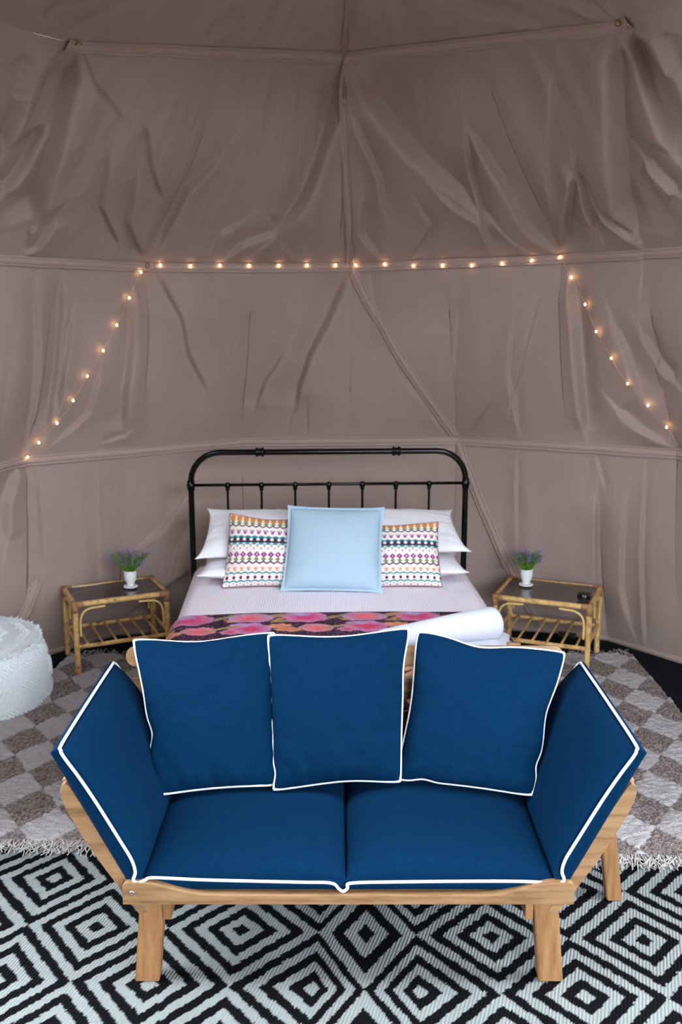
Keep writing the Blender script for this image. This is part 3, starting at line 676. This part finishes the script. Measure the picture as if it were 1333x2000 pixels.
# bedspread: sheet draped over mattress; profile across x, along y
def drape(x0, y0, y1, ztop, zdrop, off, nx, ny, rad=.07, foot=True, seed=0, wav=.006):
    """a cloth over the mattress; s across from -1..1"""
    half = .765 + off; L = half - rad + math.pi / 2 * rad + (ztop - rad - zdrop)
    s = np.linspace(-L, L, nx); t = np.linspace(0, 1, ny)
    def prof(d, lim):
        """distance from centre -> (horizontal, down)"""
        a = np.abs(d); h = np.minimum(a, lim - rad); q = np.clip(a - (lim - rad), 0, math.pi / 2 * rad) / rad; rest = np.clip(a - (lim - rad) - math.pi / 2 * rad, 0, None)
        return np.sign(d) * (h + rad * np.sin(q)), rad * (1 - np.cos(q)) + rest
    X_, Dx = prof(s, half)
    Ly = (y0 - y1); full = (ztop - rad - zdrop) + math.pi / 2 * rad if foot else 0
    tt = t * (Ly + full - (rad if foot else 0)); q = np.clip(tt - (Ly - rad), 0, math.pi / 2 * rad) / rad if foot else tt * 0; rest = np.clip(tt - (Ly - rad) - math.pi / 2 * rad, 0, None) if foot else tt * 0
    Yv = y0 - (np.minimum(tt, Ly - rad) + rad * np.sin(q) if foot else tt); Dy = rad * (1 - np.cos(q)) + rest
    XX, YY = np.meshgrid(X_, Yv, indexing='ij'); SS, TT = np.meshgrid(s, tt, indexing='ij'); D = np.maximum(Dx[:, None], Dy[None, :])
    crown = .012 * (1 - (XX / half) ** 2)
    ZZ = ztop + crown - D + wav * noise2(SS * 2.5, TT * 2.5, seed) * .6
    side = (Dx[:, None] > rad * .9); XX = XX + side * np.sign(XX) * (.012 * np.sin(TT * 11 + seed) + .008 * noise2(TT * 5, SS, seed)) * np.clip(Dx[:, None] * 4, 0, 1)
    return XX, YY, ZZ, SS, TT
XX, YY, ZZ, SS, TT = drape(0, -.02, -1.84, .585, .27, 0.0, 180, 190, seed=2)
bs = mesh('bedspread', BG(np.stack([XX, YY, ZZ], -1)).reshape(-1, 3), gridF(*XX.shape), M['stripe']); so = bs.modifiers.new('thick', 'SOLIDIFY'); so.thickness = .006; so.offset = 1
tag(bs, 'white finely striped bedspread covering the bed mattress', 'bedspread')
# floral quilt across the lower half
XX, YY, ZZ, SS, TT = drape(0, -.985, -1.855, .597, .22, .014, 460, 300, rad=.08, seed=2)
edge = np.exp(-(TT / .05) ** 2); YY = YY + edge * (.006 * noise2(SS * 6, SS * 0, 3) - .05 * np.clip((np.abs(SS) - .70) / .12, 0, 1)); ZZ = ZZ + .004 * edge
def floral(s, t):
    P_ = .525; Q_ = .34
    j1 = .012 * noise2(s * 25, t * 25, 41); j2 = .012 * noise2(s * 25, t * 25, 42); s = s + j1; t = t + j2
    g = noise2(s * 45, t * 45, 50)[..., None]
    col = np.tile(lin((66, 34, 62)), s.shape + (1,)) * (1 + .5 * g)
    def blob(cx, cy, rx, ry, c, c2=None, rot=0, pet=0):
        rx *= 1.12; ry *= 1.22
        nonlocal col
        for ro, sh in ((0, 0), (1, .26)):
            dx = np.mod(s - cx + P_ / 2, P_) - P_ / 2; dy = np.mod(t - cy + Q_ / 2, Q_) - Q_ / 2
            if ro: continue
            ca, sa = math.cos(rot), math.sin(rot); a = (dx * ca + dy * sa) / rx; b = (-dx * sa + dy * ca) / ry
            ang = np.arctan2(b, a); q = np.hypot(a, b) * (1 + pet * np.cos(ang * 7)); m_ = np.clip((1 - q) * 12, 0, 1)[..., None]
            cc = lin(c)
            if c2 is not None: k_ = np.clip(q * 1.5 - .45 + .3 * noise2(s * 30, t * 30, 7), 0, 1)[..., None]; cc = lin(c) * (1 - k_) + lin(c2) * k_
            col = col * (1 - m_) + cc * m_
    blob(.10, .05, .018, .085, (176, 130, 82), None, 1.2); blob(.155, .07, .012, .07, (190, 120, 70), None, .9); blob(.165, .11, .012, .06, (150, 130, 80), None, 1.5)
    blob(.40, .05, .014, .07, (150, 128, 84), None, 1.1); blob(.46, .09, .05, .022, (214, 120, 90), (196, 140, 90), .1, .15)
    blob(.0, .065, .098, .050, (236, 92, 104), (184, 140, 180), .05, .03)
    blob(.25, .060, .095, .062, (222, 40, 112), (206, 120, 170), .1, .05)
    blob(.22, .02, .05, .022, (196, 150, 200), (170, 120, 180), .2)
    blob(.0, .205, .09, .062, (216, 34, 100), (200, 130, 186), .1, .05); blob(-.04, .155, .05, .02, (196, 140, 194), None, .1)
    blob(.135, .175, .05, .026, (236, 120, 96), (226, 150, 90), -.1, .12); blob(.17, .225, .055, .024, (226, 110, 86), (200, 150, 80), .1, .1)
    blob(.30, .215, .075, .045, (232, 96, 100), (214, 130, 150), .1, .04); blob(.40, .19, .012, .07, (170, 140, 80), None, 1.2); blob(.44, .24, .04, .026, (210, 60, 120), (196, 140, 170), 0, .1)
    thread = (np.sin(s * 2 * math.pi / .011 + 4 * noise2(s * 20, t * 20, 3)) > .93)[..., None] * (rng.rand(*s.shape) > .45)[..., None]
    col = col * (1 - .35 * thread) + lin((214, 180, 170)) * .35 * thread
    lum = col @ np.array([.3, .6, .1]); col = col * .82 + lum[..., None] * .18
    return np.clip(col * (1 + .18 * g), 0, 1)
cq = floral(SS + .40, TT)
ql = mesh('quilt', BG(np.stack([XX, YY, ZZ], -1)).reshape(-1, 3), gridF(*XX.shape), M['quilt'], colors=cq.reshape(-1, 3)); so = ql.modifiers.new('thick', 'SOLIDIFY'); so.thickness = .008; so.offset = 1
tag(ql, 'pink and coral floral quilt on dark purple ground, spread over the foot of the bed', 'quilt')
# rolled white towel on a folded one
tw = empty('rolled_blanket', (.42, 3.80, .62), 'white rolled blanket lying across the right foot of the quilt', 'blanket')
def roll(a, b, r0, r1, n=40, m=36, turns=2.6):
    a = np.array(a, float); b = np.array(b, float); ax = (b - a); L = np.linalg.norm(ax); ax /= L; up = np.array([0, 0, 1.]); sd = np.cross(ax, up); sd /= np.linalg.norm(sd); up = np.cross(sd, ax)
    V = []; 
    for i in range(n):
        s = i / (n - 1); r = r0 + (r1 - r0) * s; e = .0
        bul = 1 - .35 * max(0, (s - .95) / .05) ** 2 - .5 * max(0, (.04 - s) / .04) ** 2
        for j in range(m):
            t = 2 * math.pi * j / m; rr = r * bul * (1 + .02 * math.sin(3 * t + 5 * s) + .015 * math.sin(9 * s + t)); z = math.sin(t) * rr
            V.append(a + ax * L * s + sd * math.cos(t) * rr * 1.05 + up * max(z, -r * .86))
    Fc = [tuple(f) for f in gridF(n, m, True)] + [tuple(range(m - 1, -1, -1)), tuple((n - 1) * m + j for j in range(m))]; return np.array(V), Fc
V, Fc = roll((.15, 3.80, .676), (.675, 3.99, .694), .045, .075); mesh('roll', V, Fc, M['roll'], tw)
sp_ = []
for k in range(60):
    t = k / 59 * 5.2 * math.pi; r = .012 + .056 * k / 59; c = np.array([.667, 3.985, .694]); ax = np.array([.867, .497, .03]); sd = np.cross(ax, [0, 0, 1.]); sp_.append(c + ax * .002 + sd * math.cos(t) * r + np.array([0, 0, 1]) * math.sin(t) * r * .9)
XX_, YY_ = np.meshgrid(np.linspace(-1, 1, 40), np.linspace(-1, 1, 40), indexing='ij')
ff = ((1 - np.abs(XX_) ** 5) * (1 - np.abs(YY_) ** 5)) ** .5
Pf = np.stack([.54 + .18 * XX_ + .03 * YY_, 3.88 + .19 * YY_ + .05 * XX_, .612 + .034 * ff + .003 * noise2(XX_ * 3, YY_ * 3, 3) - .05 * np.clip(XX_ - .55, 0, 1) ** 1.2 ], -1).reshape(-1, 3)
Pb = Pf.copy(); Pb[:, 2] -= .03 * ff.reshape(-1) + .002; g1 = gridF(40, 40)
tb = mesh('folded_sheet', np.vstack([Pf, Pb]), np.vstack([g1, g1[:, ::-1] + 1600]), M['roll']); tag(tb, 'white folded sheet lying flat on the quilt under the rolled blanket', 'sheet')

# bed pillows
def bed_pillow(label, C, T, seed, **k):
    o, per, nn = pillow('bed_pillow', M['pillowcase'], C, T, None, seed=seed, wr=.006, **k); return tag(o, label, 'pillow', 'white pillows at the headboard')
def devw(u, v, pu, pv): return pu, pv
bed_pillow('lower white pillow of the left stack, lying flat by the headboard', [B(-.69, -.07, .665), B(-.02, -.07, .665), B(-.02, -.48, .665), B(-.69, -.48, .665)], .062, 21, pinch=.05, ear=.05)
bed_pillow('lower white pillow of the right stack, lying flat by the headboard', [B(.02, -.07, .665), B(.70, -.07, .665), B(.70, -.48, .665), B(.02, -.48, .665)], .062, 24, pinch=.05, ear=.05)
bed_pillow('upper white pillow of the left stack, leaning on the headboard', [B(-.66, -.06, .925), B(-.01, -.06, .91), B(-.02, -.40, .745), B(-.70, -.38, .735)], .065, 33, pinch=.05, ear=.06)
bed_pillow('upper white pillow of the right stack, leaning on the headboard', [B(.01, -.06, .92), B(.67, -.06, .905), B(.72, -.38, .755), B(.02, -.40, .745)], .065, 39, pinch=.05, ear=.06)
# patterned cushions
def print_pattern(u, v, off=0):
    x = (u + 1) / 2 * 12.2 + off; y = (1 - v) / 2; fx = np.mod(x, 1) - .5; fx2 = np.mod(x + .5, 1) - .5; ax_, ax2 = np.abs(fx), np.abs(fx2)
    W = lin((236, 228, 222)); col = np.tile(W, u.shape + (1,))
    OR, OL, PU, MG, TE, MR, DK = [lin(c) for c in ((214, 142, 78), (128, 140, 92), (74, 40, 74), (146, 52, 128), (26, 134, 132), (112, 28, 60), (40, 34, 66))]
    def put(m_, c): 
        nonlocal col
        col = np.where(m_[..., None], c, col)
    dia = lambda yc, hx, hy, f=ax_: f / hx + np.abs(y - yc) / hy < 1
    zig = lambda yc, amp, th, f=ax_: np.abs(y - (yc + amp * (f * 2 - .5) * 1.0)) < th
    scal = lambda yc, amp, th, f=ax_: np.abs(y - (yc - amp * np.sqrt(np.clip(1 - (2 * f) ** 2, 0, 1)))) < th
    put((y < .035), lin((232, 190, 160))); put(np.hypot(fx / 9 * 1.0, (y - .06) * .8) < .042, OR); put(np.abs(fx) < .04, W) if False else None
    put(dia(.125, .40, .032), OL); put(zig(.165, -.028, .010, ax2), PU)
    for k_ in (-.30, 0, .30):
        put((np.abs(fx - k_ * (.30 - y) / .08 * 1.0) < .07) & (y > .225) & (y < .285), MG)
    put((y > .305 + .02 * (ax2 * 2)) & (y < .425 - .02 * (ax2 * 2)), TE); put((y > .335 + .012 * ax2 * 2) & (y < .405 - .01 * ax2), PU); put(np.hypot(fx * .082, (y - .36)) < .021, W)
    put(scal(.445, .022, .006, ax2), TE)
    put(np.hypot(fx * .082, y - .455) < .010, OL); put(np.hypot(fx2 * .082, y - .487) < .009, MR)
    put(dia(.57, .46, .044), MG); put((np.abs(fx) < .05) & (np.abs(y - .57) < .018), W)
    put(dia(.635, .38, .034), OL); put(zig(.68, -.028, .011, ax2), PU)
    for k_ in (-.32, 0, .32):
        put((np.abs(fx - k_ * (.80 - y) / .08) < .075) & (y > .735) & (y < .795), lin((226, 152, 106)))
    put(scal(.845, .030, .010, ax2), TE); put((np.hypot(fx * .082, (y - .885) * .7) < .017), MR); put(scal(.955, .026, .010), TE)
    put(np.hypot(fx * .082, y - .965) < .008, OL); put(np.hypot(fx2 * .082, y - .985) < .008, MR)
    return col
def patterned(label, C, T, seed, off):
    C = [np.array(c, float) for c in C]; e = empty('patterned_cushion', tuple((C[2] + C[3]) / 2), label, 'cushion', group='patterned cushions on the bed')
    o, per, nn = pillow('cover', M['pattern'], C, T, e, seed=seed, n=250, colorf=lambda u, v: print_pattern(u, v, off), pinch=.05, wr=.003, edge_dev=dev_maker([('T', -.1, .05, .5)]))
    V, Fc = tube(per[::3], .0028, 6, closed=True); mesh('piping', V, Fc, mat_trim, e)
mat_trim = mat('cushion_trim', (150, 80, 110), 0.8, 0.2)
patterned('cushion printed in bright folk bands, behind the left side of the pale blue cushion', [(-.582, 4.99, .960), (-.150, 5.0, .925), (-.16, 4.84, .605), (-.615, 4.83, .603)], .065, 5, 0)
patterned('cushion printed in bright folk bands, behind the right side of the pale blue cushion', [(.070, 5.0, .905), (.512, 5.0, .912), (.523, 4.835, .608), (.09, 4.83, .602)], .065, 11, .35)
# pale blue cushion with a flange
e = empty('blue_cushion', (-.045, 4.76, .60), 'plain pale blue linen cushion standing in the middle of the bed', 'cushion')
Cb = [(-.272, 4.925, 1.015), (.222, 4.925, 1.005), (.205, 4.735, .605), (-.305, 4.76, .606)]
def shrink(C, k): c0 = sum(np.array(c) for c in C) / 4; return [tuple(c0 + (np.array(c) - c0) * k) for c in C]
pillow('cover', M['blue'], shrink(Cb, .94), .085, e, seed=17, pinch=.02, wr=.005)
pillow('flange', M['blue'], Cb, .004, e, seed=19, pinch=.03, wr=.002, ear=.02)

# ------------------------------------------------------------------ rattan side tables
def cane_tube(P, r, n=10, nodes=True):
    P = np.asarray(P, float); L = np.linalg.norm(P[-1] - P[0])
    if len(P) == 2 and nodes:
        k = max(8, int(L / .012)); t = np.linspace(0, 1, k); Q = P[0] + (P[1] - P[0]) * t[:, None]; ph = rng.rand()
        d = np.mod(t * L / .13 + ph, 1); rr = r * (1 + .12 * np.exp(-((d - .5) / .05) ** 2)); return tube(Q, rr, n)
    return tube(P, r, n)
def table(label, loc, rz, W, D, H):
    t = empty('rattan_table', loc, label, 'side table', rz, 'rattan side tables beside the bed'); r = .0155
    m2 = lambda name, VF, mt_, par=None: mesh(name, VF[0], VF[1], mt_, par or t, local=True)
    for x, y in ((0, 0), (W, 0), (W, D), (0, D)):
        m2('leg', cane_tube([(x, y, .012), (x, y, H - .012)], r), M['cane'])
    zt = H - .016
    for nm, a, b in (('top_rail', (0, 0), (W, 0)), ('top_rail', (0, D), (W, D)), ('top_rail', (0, 0), (0, D)), ('top_rail', (W, 0), (W, D))):
        m2(nm, cane_tube([(*a, zt), (*b, zt)], r), M['cane'])
    for x, y in ((0, 0), (W, 0), (W, D), (0, D)):
        sx = 1 if x == 0 else -1; sy = 1 if y == 0 else -1
        parts = [tube([(x, y, H - .062), (x, y, H - .035), (x, y, H + .001)], [.0165, .0185, .0175], 12), tube([(x, y, zt), (x + sx * .035, y, zt), (x + sx * .045, y, zt)], [.0185, .0182, .0165], 12), tube([(x, y, zt), (x, y + sy * .03, zt), (x, y + sy * .04, zt)], [.018, .018, .0165], 12)]
        m2('corner_wrap', merge(parts), M['wrap'])
    V, Fc = box((W / 2, D / 2, H - .008), (W / 2 - .013, 0, 0), (0, D / 2 - .013, 0), (0, 0, .003), .001, 1); mesh('glass_top', V, Fc, M['glass'], t, local=True, smooth=False)
    zs = .165
    m2('shelf_rail', cane_tube([(0, 0, zs), (W, 0, zs)], .0125), M['cane']); m2('shelf_rail', cane_tube([(0, D, zs + .01), (W, D, zs + .01)], .0125), M['cane'])
    m2('shelf_rail', cane_tube([(0, 0, zs + .02), (0, D, zs + .02)], .010), M['cane']); m2('shelf_rail', cane_tube([(W, 0, zs + .02), (W, D, zs + .02)], .010), M['cane'])
    for k in range(6):
        x = W * (k + .75) / 6.5; m2('shelf_slat', cane_tube([(x, 0, zs + .012), (x, D, zs + .02)], .0068), M['cane'])
    def brace(p, q, axis, yv):
        # quarter-round bent cane between leg and top rail; p = leg foot of brace, axis sign
        P_ = []; s = q; z0 = H - .20; z1 = H - .042; ln = .125; rr = .075; x0 = p + s * .024
        pts = [(x0, z0), (x0, z0 + .06), (x0 + s * .004, z1 - .055), (x0 + s * .02, z1 - .022), (x0 + s * .05, z1 - .004), (x0 + s * .085, z1), (x0 + s * .14, z1 + .002)]
        for a, z in pts: P_.append((a, yv, z) if axis == 'x' else (yv, a, z))
        m2('bent_brace', tube(smooth_path(P_, 4), .0066, 8), M['cane_light'])
    for yv in (-.008, D): brace(0, 1, 'x', yv); brace(W, -1, 'x', yv)
    for xv in (-.006, W + .006): brace(0, 1, 'y', xv); brace(D, -1, 'y', xv)
    return t
table('bamboo side table with smoked glass top, left of the bed near the pouf', (-1.462, 5.115, .012), math.radians(25.2), .515, .335, .425)
table('bamboo side table with smoked glass top, right of the bed', (.872, 5.285, .012), math.radians(-22.5), .525, .40, .420)
def plant(label, x, y, z, seed, hgt=.13, spread=.07, tint=0):
    r_ = np.random.RandomState(seed); e = empty('potted_plant', (x, y, z), label, 'plant', group='potted lavender plants on the side tables')
    V, Fc = lathe([(.0, 0), (.036, 0), (.040, .003), (.042, .008), (.039, .010), (.030, .008), (.0, .008)], (x, y, z), 32); mesh('saucer', V, Fc, M['china'], e)
    V, Fc = lathe([(.0, .009), (.020, .009), (.023, .012), (.020, .018), (.024, .026), (.032, .045), (.0355, .062), (.0365, .080), (.0350, .084), (.0372, .087), (.0372, .094), (.0385, .099), (.0355, .099), (.034, .090), (.0, .088)], (x, y, z), 32)
    mesh('pot', V, Fc, M['china'], e)
    V, Fc = lathe([(.0, .088), (.034, .088), (.030, .093), (0, .095)], (x, y, z), 20); mesh('soil', V, Fc, M['soil'], e)
    LV, FV, TV = [], [], []; LV2 = []
    base = np.array([x, y, z + .092])
    def leafq(p, d, ln, wd):
        d = d / (np.linalg.norm(d) + 1e-9); s = np.cross(d, r_.normal(size=3)); s /= np.linalg.norm(s) + 1e-9
        return np.array([p, p + d * ln * .5 + s * wd, p + d * ln, p + d * ln * .5 - s * wd]), [(0, 1, 2, 3)]
    for i in range(95):
        a = r_.rand() * 2 * math.pi; sp = r_.rand() ** .6; tilt = sp * .82; L = hgt * r_.uniform(.5, 1.0) * (1 + .15 * sp)
        d = np.array([math.cos(a) * math.sin(tilt), math.sin(a) * math.sin(tilt), math.cos(tilt)]); b0 = base + np.array([math.cos(a), math.sin(a), 0]) * .024 * sp
        P = [b0, b0 + d * L * .5 + [0, 0, .008], b0 + d * L * [1.05, 1.05, .95]]; P = smooth_path(P, 3); TV.append(tube(P, [.0012] * len(P), 4))
        for k in range(10):
            q = P[min(len(P) - 1, int(len(P) * (.15 + .75 * k / 10)))] + r_.normal(size=3) * .004; (LV if (L * k / 10 < .055) else LV2).append(leafq(q, d + r_.normal(size=3) * .8, r_.uniform(.010, .020), .003))
        if r_.rand() < .62:
            for k in range(9):
                q = P[-1] + d * (k - 5) * .0042 + r_.normal(size=3) * .0026; FV.append(leafq(q, r_.normal(size=3), r_.uniform(.006, .010), .003))
    for nm, G, mm in (('stems', TV, M['leaf']), ('leaves', LV, M['leaf']), ('upper_leaves', LV2, M['leaf2']), ('blossoms', FV, M['flower'])):
        V, Fc = merge(G); mesh(nm, V, Fc, mm, e, smooth=False, kind='stuff')
plant('small lavender plant in a white footed ceramic pot on the left side table', -1.213, 5.400, .440, 5)
plant('small lavender plant in a white footed ceramic pot on the right side table', 1.078, 5.455, .435, 9)
# small black clock on the right table, black adapter on the floor beneath
e = empty('alarm_clock', (1.352, 5.185, .432), 'small rounded black clock on the glass of the right side table', 'clock')
V, Fc = box((1.352, 5.185, .452), (.034, -.014, 0), (.009, .020, 0), (0, 0, .019), .010, 3); mesh('body', V, Fc, M['black'], e)
V, Fc = lathe([(.0, 0), (.013, 0), (.015, .002), (.013, .004), (.0, .004)], n=20); V = V[:, [0, 2, 1]] * [1, -1, 1]; V = V + [0, 0, 0]
ca, sa = math.cos(-.39), math.sin(-.39); V = np.stack([V[:, 0] * ca - V[:, 1] * sa, V[:, 0] * sa + V[:, 1] * ca, V[:, 2]], 1) + [1.344, 5.164, .452]; mesh('dial', V, Fc, mat('dial_glass', (40, 40, 44), .1), e)
e = empty('power_adapter', (1.38, 5.66, 0), 'black power adapter on the floor by the wall behind the right side table', 'adapter')
V, Fc = box((1.38, 5.66, .035), (.05, -.02, 0), (.014, .035, 0), (0, 0, .033), .008, 3); mesh('body', V, Fc, M['black'], e)
V, Fc = tube(smooth_path([(1.33, 5.67, .02), (1.27, 5.72, .008), (1.20, 5.70, .006), (1.12, 5.76, .006), (1.0, 5.74, .006), (.86, 5.70, .006)], 6), .0035, 6); mesh('cord', V, Fc, M['black'], e)

# ------------------------------------------------------------------ pouf
pf = empty('pouf', (-1.97, 4.80, 0), 'white woven cotton pouf with raised looped diamond pattern at the left edge', 'pouf')
pc = np.array([-1.985, 4.80]); RB = .44; HP = .318
n_t, n_h = 1150, 190
T_, Hh = np.meshgrid(np.linspace(-math.pi, math.pi, n_t, endpoint=False), np.linspace(0, 1, n_h), indexing='ij')
side = Hh < .68; hz = np.clip(Hh / .68, 0, 1); rr_ = RB - .045 * hz ** 2 + .012 * np.sin(math.pi * hz); z_ = .01 + hz * HP * .96
tp_ = np.clip((Hh - .68) / .32, 0, 1); rr_ = np.where(side, rr_, (RB - .033) * np.cos(tp_ * math.pi / 2) ** .9); z_ = np.where(side, z_, .01 + HP * .96 + .030 * np.sin(tp_ * math.pi / 2))
cr = np.cos(4 * (T_ - .6)); rr_ = rr_ * (1 + .0 * cr)
arc = T_ * RB; zz = np.where(side, z_, .36 + tp_ * RB)
def loops(a, b, p): return np.clip(np.sin(a * 2 * math.pi / p) * np.sin(b * 2 * math.pi / p), 0, 1)
di = np.abs(np.mod(arc / .24 + .5, 1) - .5) * 2
mask = ((np.abs((zz - .16) / .075) + np.abs(np.mod(arc / .24 + .2, 1) - .5) * 2 * 1.1) < .8) | (np.abs(zz - (.285 - .05 * di)) < .022) | (zz < .06) | (np.mod((zz - .42) / .12 + .25 * di, 1) < .38) * (~side)
ribs = .0045 * np.sin(arc * 2 * math.pi / .0125) * (0.5 + .5 * np.sin(z_ * 2 * math.pi / .011)); dsp = np.where(mask, .015 * loops(arc + .3 * zz, zz, .026), ribs * side + .002 * noise2(arc * 60, zz * 60, 3))
rim = np.exp(-((Hh - .68) / .02) ** 2); dsp += rim * .010 * np.abs(np.sin(arc * 2 * math.pi / .03))
dsp += .006 * noise2(arc * 4, zz * 4, 8)
R_ = rr_ + np.where(side, dsp, 0); Z_ = z_ + np.where(side, 0, dsp) + rim * .004
P = np.stack([pc[0] + R_ * np.sin(T_), pc[1] - R_ * np.cos(T_), Z_], -1).transpose(1, 0, 2).reshape(-1, 3)
mesh('cover', P, gridF(n_h, n_t, True), M['pouf'], pf)
tf = []
for i in range(150):
    a = i / 150 * 2 * math.pi + rng.uniform(-.01, .01); rr0 = RB - .04
    c = np.array([pc[0] + rr0 * math.sin(a), pc[1] - rr0 * math.cos(a), HP - .004 + rng.uniform(-.004, .01)]); d = np.array([math.sin(a), -math.cos(a), rng.uniform(.3, 1.4)]); d /= np.linalg.norm(d)
    tf.append(tube([c, c + d * .009 + rng.normal(size=3) * .003, c + d * .017 + rng.normal(size=3) * .004], [.006, .006, .004], 6))
V, Fc = merge(tf); mesh('tufts', V, Fc, M['pouf'], pf, kind='stuff')
